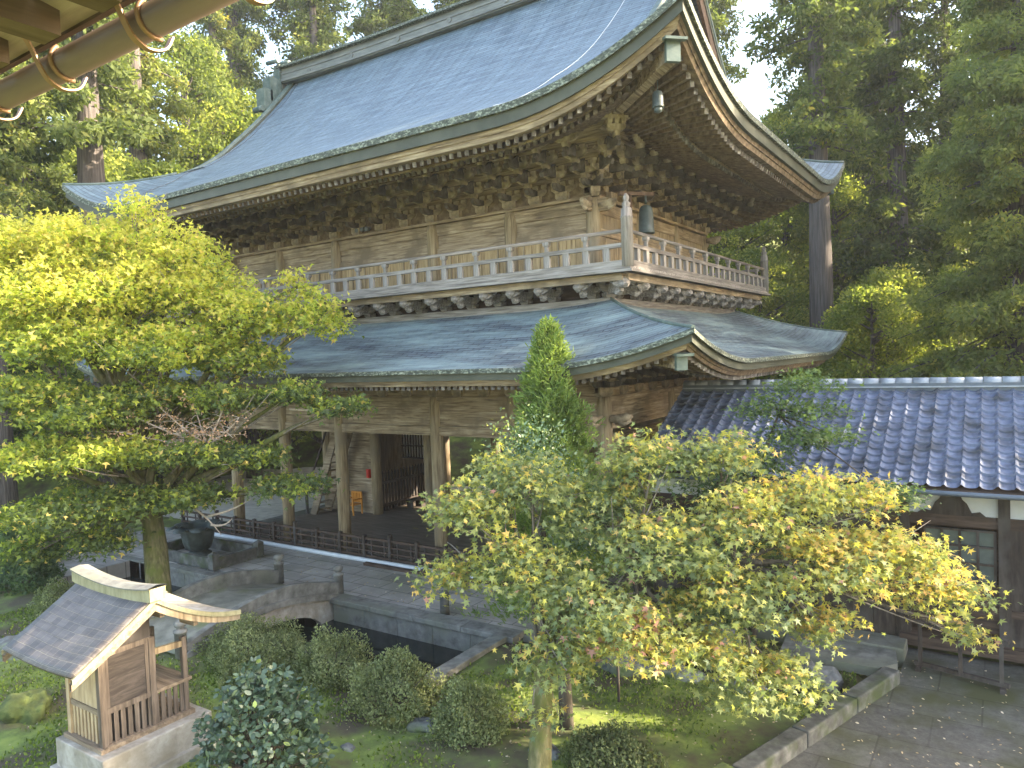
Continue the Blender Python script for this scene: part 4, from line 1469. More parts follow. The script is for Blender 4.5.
rock('boulder', (2.45, -7.5, -6.5), (.3, .22, .13), 11, 'bluish stone at the foot of the right maple trunk')
rock('boulder', (1.4, -9.0, -6.5), (.16, .12, .08), 12, 'little pale stone in the moss near the bottom edge')
rock('boulder', (-.5, -9.0, -6.5), (.13, .1, .07), 13, 'little pale stone in the leafy groundcover')
# little white marker lying under the maple
o = build('white_board', MB().beam((2.55, -5.2, -4.62), (2.95, -5.4, -4.62), .1, .03), M['white'])
tag(centre(o), 'small white board on a dark stake half hidden in maple leaves', 'marker')
mb = MB().box(2.73, 2.77, -5.32, -5.28, -6.5, -4.64)
st_ = build('stake', mb, M['wood_dark'], o)

# ================================================================== CORRIDOR
def corridor():
    X0, X1 = 1.35, 17.0
    t = thing('covered_corridor', 'long covered corridor with blue-grey tiled roof and dark board walls', 'corridor building', (8, 2.2, -6.45))
    ye, ze, yr, zr = -1.25, -2.86, 2.2, -1.12
    nr = 15
    xs = np.arange(X0, X1, .03)
    rows = []
    for i in range(nr):
        for f in (0.0, 1.0):
            a = (i + f) / nr
            y = ye + (yr - ye) * a
            z = ze + (zr - ze) * (a * .94 + .06 * a * a)
            z += .045 * (1 - f)
            row = []
            for x in xs:
                p = ((x - X0) / .29) % 1.0
                # roll plus shallow pan
                h = .052 * math.exp(-((p - .2) / .1) ** 2) - .014 * math.sin(math.pi * min(1, max(0, (p - .38) / .62)))
                jx = (int((x - X0) / .29) * 7919 + i * 104729) % 97 / 97 - .5
                row.append((x, y, z + h + jx * .02))
            rows.append(row)
    mb = MB().grid(rows, smooth=False)
    rf = build('tiled_roof', mb, M['tile'], t, fix=False)
    # lip at the eave
    back = [[(x, 2 * yr - p[1], p[2]) for (x, _, _), p in zip(r, r)] for r in rows[::2]]
    build('tiled_roof', MB().grid(back, smooth=False), M['tile'], t, fix=False)
    mb = MB().box(X0, X1, ye + .04, yr, ze - .1, ze - .03)
    mb = MB()
    mb.prism([(ye + .03, ze - .03), (yr, zr - .06), (2 * yr - ye - .03, ze - .03), (2 * yr - ye - .03, ze - .1), (yr, zr - .14), (ye + .03, ze - .1)], 'x', X0, X1)
    build('soffit', mb, M['wood_dark_x'], t)
    mb = MB().box(X0 + .05, X1, yr - .14, yr + .14, zr - .1, zr + .12)
    rg = build('ridge', mb, M['metal_dark'], t)
    mb = MB()
    x = X0 + .05
    while x < X1:
        mb.tube([(x, yr, zr + .13), (x + .34, yr, zr + .13)], [.12, .112], 10)
        x += .35
    mb.box(X0 + .05, X1, yr - .19, yr + .19, zr + .02, zr + .05)
    build('ridge_tiles', mb, M['tile_ridge'], rg)
    # gutter
    gt = MB().tube([(X0 + .2, ye - .06, ze - .08), (X1, ye - .06, ze - .08)], .05, 10)
    build('gutter', gt, M['metal_dark'], t)
    yw = -.2
    # posts and beams
    for x in (1.0, 3.05, 5.1, 7.0, 8.75, 10.8, 13, 15):
        build('post', MB().box(x - .1, x + .1, yw - .12, yw + .08, -6.3, -2.95), M['wood_dark'], t)
    build('beam', MB().box(X0, X1, yw - .08, yw + .08, -3.78, -3.56).box(X0, X1, yw - .1, yw + .1, -3.04, -2.9).box(X0, X1, yw - .1, yw + .1, -5.52, -5.38), M['wood_dark_x'], t)
    build('plaster_panel', MB().box(X0, X1, yw - .03, yw + .03, -3.56, -3.04), M['plaster'], t)
    mb = MB()
    for xc in (7.85, 9.8, 6.05, 4.1):
        mb = MB()
        poly = [(xc - .6, -3.56), (xc - .5, -3.47), (xc - .36, -3.5), (xc - .28, -3.32), (xc - .2, -3.24), (xc - .14, -3.06), (xc + .14, -3.06), (xc + .2, -3.24), (xc + .28, -3.32), (xc + .36, -3.5), (xc + .5, -3.47), (xc + .6, -3.56)]
        mb.prism(poly, 'y', yw - .07, yw - .032)
        build('carved_strut', mb, M['wood_dark'], t)
    # window lattice right part, boards lower
    mb = MB(); vboards(mb, 'x', X0, 6.9, yw, -6.25, -5.52, w=.42)
    build('wall_boards', mb, M['wood_dark'], t)
    mb = MB(); vboards(mb, 'x', X0, 6.9, yw, -5.38, -3.78, w=.33)
    build('wall_boards', mb, M['wood_dark'], t)
    mb = MB(); vboards(mb, 'x', 8.85, X1, yw, -6.25, -3.78, w=.33)
    build('wall_boards', mb, M['wood_dark'], t)
    # open bay by the rack: sliding window high on the inner wall
    build('back_wall', MB().box(X0, X1, 4.5, 4.6, -6.4, -3.0), M['wood_dark_x'], t)
    wf = MB().box(7.35, 8.6, yw - .0, yw + .05, -4.9, -3.84)
    w_ = build('window', wf, mk('window_glass', [(.06, .08, .075), (.1, .13, .12)], ns=3, rough=.15, bump=.02, spec=.6), t)
    mb = MB()
    for x in (7.35, 7.66, 7.97, 8.28, 8.57): mb.box(x, x + .05, yw - .05, yw - .004, -4.9, -3.84)
    for z in (-4.9, -4.55, -4.2, -3.88): mb.box(7.35, 8.62, yw - .046, yw - .006, z, z + .04)
    build('window_bars', mb, M['wood_dark'], w_)
    build('apron', MB().box(7.1, 8.65, yw - .02, yw + .04, -5.9, -4.92), M['wood_dark_x'], t)
    build('threshold', MB().box(6.9, X1, yw - .25, yw + .2, -6.32, -6.1), M['wood_dark_x'], t)
    build('floor_boards', MB().box(X0, X1, yw, 4.5, -6.35, -6.22), M['wood_dark_x'], t)
    build('downpipe', MB().tube([(5.35, yw - .16, -3), (5.35, yw - .16, -6.2)], .03, 8), M['metal_dark'], t)
corridor()

# rack standing on the path
t = thing('wooden_rack', 'low brown wooden rack of three posts standing in front of the corridor', 'rack', (8.0, -1.45, -6.45))
def rk(x): return -1.3 - (x - 7.3) * .25
for x in (7.35, 8.03, 8.68):
    y = rk(x)
    build('post', MB().box(x - .035, x + .035, y - .035, y + .035, -6.36, -5.55), M['wood_dark'], t)
build('top_bar', MB().beam((7.25, rk(7.25), -5.52), (8.8, rk(8.8), -5.52), .09, .06), M['wood_dark'], t)
build('bottom_bar', MB().beam((7.25, rk(7.25), -6.33), (8.8, rk(8.8), -6.33), .08, .07), M['wood_dark'], t)
for x in (7.32, 8.7):
    y = rk(x); build('foot', MB().box(x - .05, x + .05, y - .16, y + .16, -6.45, -6.37), M['wood_dark'], t)

# ================================================================== LITTLE SHRINE
def shrine():
    bx0, bx1, by0, by1 = -4.05, -2.6, -11.95, -10.1
    zt = -5.88
    t = thing('little_shrine', 'little wooden shrine with dark shingled roof on a pale stone block', 'shrine', ((bx0 + bx1) / 2, (by0 + by1) / 2, -6.55))
    st = MB().box(bx0, bx1, by0, by1, -6.6, zt).box(bx0 - .08, bx1 + .08, by0 - .08, by1 + .08, -6.62, -6.33)
    o = build('stone_base', st, M['stone_pale'], t)
    bv = o.modifiers.new('bevel', 'BEVEL'); bv.width = .02; bv.segments = 2
    # timber sill
    x0, x1 = -3.86, -2.9      # body in x
    y0, y1, y2 = -11.76, -10.95, -10.38   # back wall, front wall, porch posts
    mb = MB().box(x0 - .1, x1 + .1, y0 - .1, y2 + .1, zt, zt + .07)
    build('sill', mb, M['wood_new_x'], t)
    zs, ztop = zt + .07, -4.36
    for x in (x0, x1):
        for y in (y0, y1):
            build('corner_post', MB().box(x - .05, x + .05, y - .05, y + .05, zs, ztop), M['wood_new' if x == x0 else 'shrine_shade_wood'], t)
        build('porch_post', MB().box(x - .04, x + .04, y2 - .04, y2 + .04, zs, -4.55), M['shrine_shade_wood'], t)
    zp = zs + .48    # floor height
    mb = MB()
    for y in (y0, y1): mb.box(x0, x1, y - .035, y + .035, zp, zp + .09)
    build('rail', mb, M['wood_new_x'], t)
    for x in (x0, x1): boxes('rail', [(x - .036, x + .036, y0, y1, zp + .001, zp + .089), (x - .036, x + .036, y0, y1, zp + .9, zp + .98)], M['shrine_shade_wood'], t)
    # slats under the body
    mb = MB()
    for i in range(8):
        x = x0 + .09 + i * (x1 - x0 - .18) / 7
        mb.box(x - .03, x + .03, y0 - .012, y0 + .012, zs, zp)
    build('slatted_skirt', mb, M['wood_new'], t)
    for x in (x0, x1):
        mb = MB()
        for i in range(12):
            y = y0 + .09 + i * (y2 - y0 - .16) / 11
            mb.box(x - .012, x + .012, y - .035, y + .035, zs, zp)
        build('slatted_skirt', mb, M['shrine_shade_wood'], t)
    mb = MB().box(x0 + .06, x1 - .06, y0 + .06, y1 - .06, zs, zp); build('shadow_box', mb, M['wood_dark'], t)
    build('wall_panel', MB().box(x0 + .04, x1 - .04, y0 - .015, y0 + .015, zp + .09, zp + .96), M['wood_new'], t)
    for x in (x0, x1):
        o = build('wall_panel', MB().box(x - .016, x + .016, y0 + .04, y1 - .04, zp + .09, zp + .9), M['panel_dark'], t)
        o['label'] = 'dark grained side panel'
        build('panel_frame', MB().box(x - .03, x + .03, y0 + .05, y0 + .11, zp + .09, zp + .9).box(x - .03, x + .03, y1 - .11, y1 - .05, zp + .09, zp + .9), M['shrine_shade_wood'], o)
    build('wall_panel', MB().box(x0 + .04, x1 - .04, y1 - .015, y1 + .015, zp + .09, zp + .96), M['wood_z'], t)
    # porch floor
    build('porch_floor', MB().box(x0 - .05, x1 + .05, y1 + .05, y2 + .1, zp + .02, zp + .07), M['wood_new_x'], t)
    # roof, ridge along X
    yr, zr = -11.1, -3.6
    xl, xr = -4.62, -2.42
    def zback(d): return zr - .06 - d * .66 + .03 * d * d        # towards the camera (-Y)
    def zfront(d): return zr - .06 - d * .74 + .2 * d * d
    rows = []; uv = []
    nb = 12
    for i in range(nb + 1):
        d = 1.28 * i / nb
        rows.append([(x, yr - d, zback(d) + .04 * ((x - (xl + xr) / 2) / 1) ** 2) for x in np.linspace(xl, xr, 14)])
        uv += [(x, d * 1.2) for x in np.linspace(xl, xr, 14)]
    mb = MB().grid(rows)
    rf = build('rear_roof_slope', mb, M['shingle'], t, uv=uv, fix=False)
    so = rf.modifiers.new('solid', 'SOLIDIFY'); so.thickness = .05; so.offset = -1
    rows = []; uv = []
    for i in range(nb + 1):
        d = 1.5 * i / nb
        rows.append([(x, yr + d, zfront(d) + .04 * ((x - (xl + xr) / 2) / 1) ** 2) for x in np.linspace(xl, xr, 14)][::-1])
        uv += [(x, d * 1.2) for x in np.linspace(xl, xr, 14)][::-1]
    rf = build('front_roof_slope', MB().grid(rows), M['stone_pale'], t, uv=uv, fix=False)  # pale material stands in for sun on this slope of the dark roof
    so = rf.modifiers.new('solid', 'SOLIDIFY'); so.thickness = .06; so.offset = 1
    # bargeboards and trim
    for x, sx in ((xr, 1), (xl, -1)):
        for nm_, fn, L, sg in (('rear', zback, 1.3, -1), ('front', zfront, 1.52, 1)):
            rows = []; rows2 = []
            for i in range(nb + 1):
                d = L * i / nb
                zz = fn(d) + .04 * ((x - (xl + xr) / 2)) ** 2
                y = yr + sg * d
                rows.append([(x - .01, y, zz + .015), (x + sx * .035, y, zz + .015), (x + sx * .035, y, zz - .06), (x - .01, y, zz - .06)])
                rows2.append([(x - sx * .06, y, zz - .055), (x + sx * .0, y, zz - .055), (x + sx * .0, y, zz - .2 + .03 * d), (x - sx * .06, y, zz - .2 + .03 * d)])
            build('verge_trim', MB().grid(rows, smooth=False, close=True), M['shrine_trim'], t)
            build('bargeboard', MB().grid(rows2, smooth=False, close=True), M['wood_new_x'] if nm_ == 'rear' else M['wood_z'], t)
        # gable board
        poly = [(yr - .75, zback(.75) - .1), (yr, zr - .2), (yr + .75, zfront(.75) - .1), (yr + .1, zp + .98), (y0, zp + .98)]
        xx = x1 if sx > 0 else x0
        build('gable_board', MB().prism([(y0, zp + .98), (y1, zp + .98), (y1, zfront(.1) - .3), (yr, zr - .2), (y0, zback(.74) - .12)], 'x', xx - .02, xx + .02), M['wood_dark'], t)
        for y in (y0 + .0, y1, y2): build('purlin_end', MB().box(min(xx, x - sx * .07), max(xx, x - sx * .07), y - .04, y + .04, (zback(yr - y) if y < yr else zfront(y - yr)) - .2, (zback(yr - y) if y < yr else zfront(y - yr)) - .1), M['wood_new_x'], t)
        build('tie', MB().beam((xx, y1, -4.62), (xx, y2, -4.66), .06, .1), M['wood_z'], t)
    # ridge box, upturned at the ends
    rows = []
    for x in np.linspace(xl - .12, xr + .1, 14):
        u = ((x - (xl + xr) / 2) / 1.1)
        z = zr - .1 + .09 * u * u
        rows.append([(x, yr - .13, z - .03), (x, yr - .13, z + .17), (x, yr + .13, z + .17), (x, yr + .13, z - .03)])
    mb = MB().grid(rows, smooth=False, close=True)
    n_ = len(mb.v)
    mb.f += [(0, 1, 2, 3), (n_ - 1, n_ - 2, n_ - 3, n_ - 4)]; mb.sm += [False, False]
    rb = build('ridge_box', mb, M['shrine_trim'], t)
    rows = [[(p[1][0], yr - .16, p[1][2]), (p[1][0], yr - .16, p[1][2] + .02), (p[1][0], yr, p[1][2] + .05), (p[1][0], yr + .16, p[1][2] + .02), (p[1][0], yr + .16, p[1][2])] for p in rows]
    build('ridge_cap', MB().grid(rows, smooth=False, close=True), M['stone'], rb)
shrine()

# ================================================================== NEAR EAVE (building the photo is taken from)
def near_eave():
    t = thing('hall_eave', 'brown timber eave with round gutter at the top left corner', 'eave', (7, -17.2, .9))
    gy, gzz = -16.14, 1.06
    mb = MB().tube([(-4, gy, gzz), (9.2, gy, gzz)], .049, 20)
    for x in (3.2, 8.0): mb.tube([(x, gy, gzz), (x + .06, gy, gzz)], .0515, 20)
    g = build('gutter', mb, M['metal_gutter'], t)
    # boards above the gutter and the stub rafters carrying them
    for i in range(5):
        y = gy - .09 - i * .17
        build('soffit_board', MB().beam((-4, y, 1.165 + i * .035), (9.2, y, 1.165 + i * .035), .165, .025, up=(0, .2, 1)), M['eave_board'], t)
    build('gutter_shadow_strip', MB().box(-4, 9.2, gy - .035, gy - .015, 1.13, 1.19), M['wood_dark_x'], t)
    x = 9.05
    while x > 2:
        r_ = build('rafter', MB().box(x - .055, x + .055, gy - 1.3, gy - .1, 1.075, 1.165), M['eave_rafter'], t)
        x -= .36
    for x in (5.53, 6.02, 6.55, 7.05):
        pts = [(x - .02, gy - .22, 1.16), (x - .01, gy - .12, 1.13), (x, gy - .072, 1.03), (x, gy - .045, .995), (x, gy, .978), (x, gy + .05, .995), (x, gy + .075, 1.04)]
        mb = MB()
        sm_ = []
        for i in range(len(pts) - 1):
            p0, p1, p2, p3 = [Vector(pts[max(0, min(len(pts) - 1, i + k))]) for k in (-1, 0, 1, 2)]
            for q in range(5):
                u = q / 5
                sm_.append(.5 * ((2 * p1) + (p2 - p0) * u + (2 * p0 - 5 * p1 + 4 * p2 - p3) * u * u + (3 * p1 - p0 - 3 * p2 + p3) * u ** 3))
        sm_.append(Vector(pts[-1]))
        rows = []
        for i, q in enumerate(sm_):
            d = (sm_[min(i + 1, len(sm_) - 1)] - sm_[max(i - 1, 0)]).normalized()
            nn = Vector((1, 0, 0)).cross(d).normalized() * .003
            rows.append([q + nn - Vector((.012, 0, 0)), q + nn + Vector((.012, 0, 0)), q - nn + Vector((.012, 0, 0)), q - nn - Vector((.012, 0, 0))])
        mb.grid(rows, smooth=False, close=True)
        mb.tube([(x + .04, gy + .058 * math.cos(a_), 1.06 + .058 * math.sin(a_)) for a_ in np.linspace(2.2, 5.0, 14)], .008, 6)
        build('gutter_hook', mb, M['copper_strap'], t)
near_eave()

# ================================================================== VEGETATION
MAPLE = [(0.0, (.045, .085, .022)), (.3, (.085, .15, .028)), (.55, (.2, .28, .035)), (.75, (.38, .4, .04)), (.9, (.55, .4, .05)), (1.0, (.5, .2, .08))]
M['leaf_maple_left'] = leafmat('maple_leaf_left', [(0.0, (.07, .105, .05)), (.3, (.12, .165, .06)), (.6, (.25, .3, .06)), (.82, (.42, .45, .075)), (1.0, (.62, .44, .17))], tr=.5)
M['leaf_maple_right'] = leafmat('maple_leaf_right', [(0.0, (.1, .14, .08)), (.35, (.17, .215, .1)), (.6, (.27, .29, .11)), (.82, (.46, .43, .1)), (.93, (.52, .36, .12)), (1.0, (.42, .22, .18))], tr=.38)
M['leaf_green'] = leafmat('green_leaf', [(0.0, (.05, .085, .04)), (.5, (.1, .155, .06)), (1.0, (.19, .25, .08))], tr=.4)
M['leaf_azalea'] = leafmat('azalea_leaf', [(0.0, (.055, .07, .03)), (.5, (.15, .18, .075)), (1.0, (.36, .39, .18))], tr=.3)
M['leaf_camellia'] = leafmat('camellia_leaf', [(0.0, (.035, .06, .035)), (.6, (.085, .135, .08)), (1.0, (.26, .34, .09))], tr=.18, gloss=1.2)
M['leaf_conifer'] = leafmat('young_conifer_leaf', [(0.0, (.07, .11, .04)), (.5, (.15, .22, .06)), (1.0, (.3, .37, .09))], tr=.4)
M['leaf_cedar'] = leafmat('cedar_leaf', [(0.0, (.032, .05, .022)), (.4, (.09, .12, .042)), (.8, (.19, .22, .07)), (1.0, (.38, .31, .07))], tr=.42, hue_var=.2, gloss=.15)
M['leaf_broad'] = leafmat('broadleaf', [(0.0, (.06, .09, .03)), (.5, (.18, .22, .06)), (1.0, (.48, .45, .11))], tr=.5, gloss=.15, hue_var=.15)
M['leaf_fir'] = leafmat('fir_leaf', [(0.0, (.08, .105, .045)), (.4, (.18, .21, .075)), (.75, (.32, .33, .1)), (1.0, (.55, .4, .1))], tr=.5, gloss=.15)
M['leaf_dead'] = leafmat('dead_leaf', [(0.0, (.42, .25, .16)), (1.0, (.62, .42, .31))], tr=.3)

def bezier(p0, p1, p2, n):
    p0, p1, p2 = Vector(p0), Vector(p1), Vector(p2)
    return [(1 - t) ** 2 * p0 + 2 * t * (1 - t) * p1 + t * t * p2 for t in [i / (n - 1) for i in range(n)]]

def pad_leaves(pads, rng, dens, size, flat=.35, tint_fn=None, spray=True, nj=.5):
    Cs, Ns, Sz, Ti = [], [], [], []
    for (cx, cy, cz, rx, rz, *rest) in pads:
        cls = rest[0] if rest else .5
        k = rest[1] if len(rest) > 1 else 1.0
        nt_ = max(4, int(dens * k * rx * rx * 16))       # twigs
        # twig tips: in flattened ellipsoid, mostly outer/upper
        u = rng.normal(size=(nt_, 3)); u /= np.linalg.norm(u, axis=1, keepdims=True)
        r = rng.random(nt_) ** .45
        c = u * r[:, None] * np.array([rx, rx, rz])
        c[:, 2] -= .25 * rz * (np.hypot(c[:, 0], c[:, 1]) / rx) ** 2 * 2
        m_ = 22
        lv = c[:, None, :] + rng.normal(size=(nt_, m_, 3)) * np.array([.17, .17, .17 * flat])[None, None, :]
        tw = rng.normal(size=nt_) * .12 + (u[:, 2] * .12)
        C = lv.reshape(-1, 3) + np.array([cx, cy, cz])
        n = len(C)
        N = rng.normal(size=(n, 3)) * nj
        N[:, 2] += 1.0
        Cs.append(C); Ns.append(N)
        Sz.append(size * rng.uniform(.5, 1.25, n))
        t = np.repeat(tw * 1.3, m_) + rng.normal(size=n) * .14
        Ti.append(cls + t)
    return np.vstack(Cs), np.vstack(Ns), np.concatenate(Sz), np.concatenate(Ti)

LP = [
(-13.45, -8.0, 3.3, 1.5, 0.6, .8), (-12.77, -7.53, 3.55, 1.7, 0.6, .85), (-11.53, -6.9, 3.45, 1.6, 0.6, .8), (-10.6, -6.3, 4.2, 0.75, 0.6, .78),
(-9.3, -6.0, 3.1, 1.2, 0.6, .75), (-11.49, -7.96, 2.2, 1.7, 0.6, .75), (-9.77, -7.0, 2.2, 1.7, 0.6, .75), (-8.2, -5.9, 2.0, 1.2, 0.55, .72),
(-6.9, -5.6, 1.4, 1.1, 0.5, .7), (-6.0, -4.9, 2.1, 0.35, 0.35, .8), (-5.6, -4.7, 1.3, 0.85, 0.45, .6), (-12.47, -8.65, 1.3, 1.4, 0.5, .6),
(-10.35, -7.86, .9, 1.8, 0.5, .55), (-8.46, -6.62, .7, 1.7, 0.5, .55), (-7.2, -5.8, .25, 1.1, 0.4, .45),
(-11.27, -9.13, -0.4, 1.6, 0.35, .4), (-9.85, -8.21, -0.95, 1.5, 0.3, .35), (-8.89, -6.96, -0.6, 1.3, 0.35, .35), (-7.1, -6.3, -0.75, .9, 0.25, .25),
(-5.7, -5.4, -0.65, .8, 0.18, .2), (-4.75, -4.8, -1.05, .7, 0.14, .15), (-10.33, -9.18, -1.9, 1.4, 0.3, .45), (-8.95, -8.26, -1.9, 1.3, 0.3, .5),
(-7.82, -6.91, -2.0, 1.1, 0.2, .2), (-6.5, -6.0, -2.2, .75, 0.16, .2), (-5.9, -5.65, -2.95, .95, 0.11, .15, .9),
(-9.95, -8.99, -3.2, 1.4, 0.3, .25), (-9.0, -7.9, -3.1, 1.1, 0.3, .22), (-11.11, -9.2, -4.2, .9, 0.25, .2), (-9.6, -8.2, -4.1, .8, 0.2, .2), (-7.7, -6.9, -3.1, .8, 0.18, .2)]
def left_maple():
    rng = np.random.default_rng(11)
    rr = random.Random(11)
    t = thing('maple_tree', 'big spreading maple with sunlit yellow-green top and mossy trunk', 'tree', (-9.26, -7.1, -6.5))
    tr = [(-9.26, -7.1, -6.6), (-9.3, -7.05, -5.6), (-9.5, -6.95, -4.6), (-9.6, -6.95, -3.7), (-9.9, -7.1, -2.2), (-10.2, -7.3, -.6), (-10.6, -7.4, 1.0)]
    mb = MB().tube(tr, [.38, .30, .27, .26, .22, .16, .08], 14, jit=.08, rng=rr)
    trunk = build('trunk', mb, M['bark_moss'], t)
    bm_ = MB(); tw = MB()
    for p in LP:
        a = Vector(tr[3 if p[2] < 0 else (4 if p[2] < 1.5 else 5)])
        if p[2] < -2.5: a = Vector(tr[3])
        c = Vector(p[:3]) - Vector((0, 0, p[4] * .5))
        L = (c - a).length
        mid = (a + c) * .5 + Vector((rr.uniform(-.3, .3), rr.uniform(-.3, .3), rr.uniform(.1, .4) * (1 if p[2] < 1 else -.6)))
        pts = bezier(a, mid, c, 9)
        pts = [q + Vector((rr.uniform(-.07, .07), rr.uniform(-.07, .07), rr.uniform(-.07, .07))) * (1 if 0 < i < 8 else 0) for i, q in enumerate(pts)]
        r0 = .05 + .025 * min(3, L)
        bm_.tube(pts, [r0 * (1 - i / 9.5) + .015 for i in range(9)], 7)
        for j in range(7):
            e = Vector(p[:3]) + Vector((rr.gauss(0, .5) * p[3], rr.gauss(0, .5) * p[3], rr.gauss(0, .4) * p[4]))
            s = pts[rr.randint(4, 8)]
            m2 = (s + e) * .5 + Vector((0, 0, -.1))
            tw.tube(bezier(s, m2, e, 5), [.028, .022, .017, .012, .006], 5)
    build('limbs', bm_, M['bark_moss'], trunk)
    build('twigs', tw, M['bark_grey'], trunk)
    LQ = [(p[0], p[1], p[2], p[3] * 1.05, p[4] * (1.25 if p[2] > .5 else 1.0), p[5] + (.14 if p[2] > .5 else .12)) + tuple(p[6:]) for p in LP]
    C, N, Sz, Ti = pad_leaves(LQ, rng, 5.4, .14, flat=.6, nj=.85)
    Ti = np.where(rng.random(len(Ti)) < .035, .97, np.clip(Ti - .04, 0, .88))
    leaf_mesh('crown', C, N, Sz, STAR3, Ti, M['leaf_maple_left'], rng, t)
    # withered pinkish branch with dead leaves
    db = MB(); Cd = []
    base = Vector((-7.6, -6.6, -1.9))
    for k, e in enumerate(((-9.0, -7.9, -.95), (-8.4, -7.5, -.7), (-7.6, -6.9, -.75), (-6.9, -6.5, -.85), (-6.6, -6.35, -1.25), (-8.0, -7.2, -1.5), (-8.9, -7.9, -1.5))):
        e = Vector(e)
        pts = bezier(base, (base + e) * .5 + Vector((0, 0, -.15)), e, 8)
        db.tube(pts, [.03 - .003 * i for i in range(8)], 5)
        for j in range(26):
            s = pts[rr.randint(2, 7)]
            q = s + Vector((rr.gauss(0, .22), rr.gauss(0, .22), rr.gauss(.03, .1)))
            db.tube([s, (s + q) / 2 + Vector((0, 0, .02)), q], [.01, .008, .004], 4)
            for _ in range(6): Cd.append(q + Vector((rr.gauss(0, .05), rr.gauss(0, .05), rr.gauss(0, .04))))
    dd = build('dead_branch', db, M['dead_twig'], t)
    Cd = np.array(Cd)
    leaf_mesh('withered_leaves', Cd, rng.normal(size=(len(Cd), 3)), rng.uniform(.04, .08, len(Cd)), OVAL, rng.random(len(Cd)), M['leaf_dead'], rng, dd)
    # broken pale stubs
    sb = MB()
    for a, b, c in (((-8.2, -6.9, -3.3), (-7.7, -6.6, -3.7), (-7.35, -6.5, -4.15)), ((-7.7, -6.6, -3.7), (-7.2, -6.2, -3.6), (-6.8, -6.0, -3.3)), ((-7.6, -6.6, -3.9), (-7.3, -6.4, -4.0), (-7.1, -6.35, -3.75)), ((-5.8, -5.5, -1.1), (-5.2, -5.2, -1.2), (-4.6, -4.8, -1.15))):
        sb.tube(bezier(a, b, c, 6), [.035, .03, .026, .02, .014, .008], 6)
    build('bare_stubs', sb, M['dead_twig'], t)
left_maple()

RP = [
(1.37, -7.79, -2.37, 0.7, 0.38, .55), (1.15, -8.19, -3.5, 0.5, 0.25, .55), (1.45, -6.97, -1.9, 0.4, 0.3, .5), (2.04, -6.97, -2.12, 0.75, 0.4, .4), (2.38, -7.88, -3.22, 0.8, 0.4, .52),
(3.03, -6.34, -2.51, 1, 0.45, .42), (3.57, -7.82, -3.64, 0.85, 0.4, .35), (3.74, -5.83, -1.77, 0.85, 0.38, .45), (4.32, -6.7, -2.97, .95, 0.42, .42), (4.27, -7.62, -4.02, 0.85, 0.35, .62, 1.0),
(4.73, -5.17, -1.73, 0.7, 0.35, .5), (5.21, -5.73, -2.61, .95, 0.42, .58), (5.25, -6.47, -3.69, .9, 0.4, .45), (6.11, -4.88, -2.37, 0.8, 0.35, .65), (6.34, -5.38, -3.37, .95, 0.4, .62),
(7.24, -4.65, -3.21, 0.85, 0.38, .7), (7.9, -4.2, -3.85, 0.65, 0.35, .66), (7.0, -4.52, -2.45, 0.4, 0.25, .72), (5.62, -6.29, -4.92, 0.8, 0.38, .5), (4.9, -6.96, -4.4, 0.6, 0.3, .6),
(3.23, -8.33, -4.34, 0.5, 0.35, .5), (3.04, -8.37, -5.2, 0.22, 0.35, .52), (6.4, -5.5, -4.3, .5, .25, .68), (8.15, -4.25, -4.5, .3, .2, .65)]
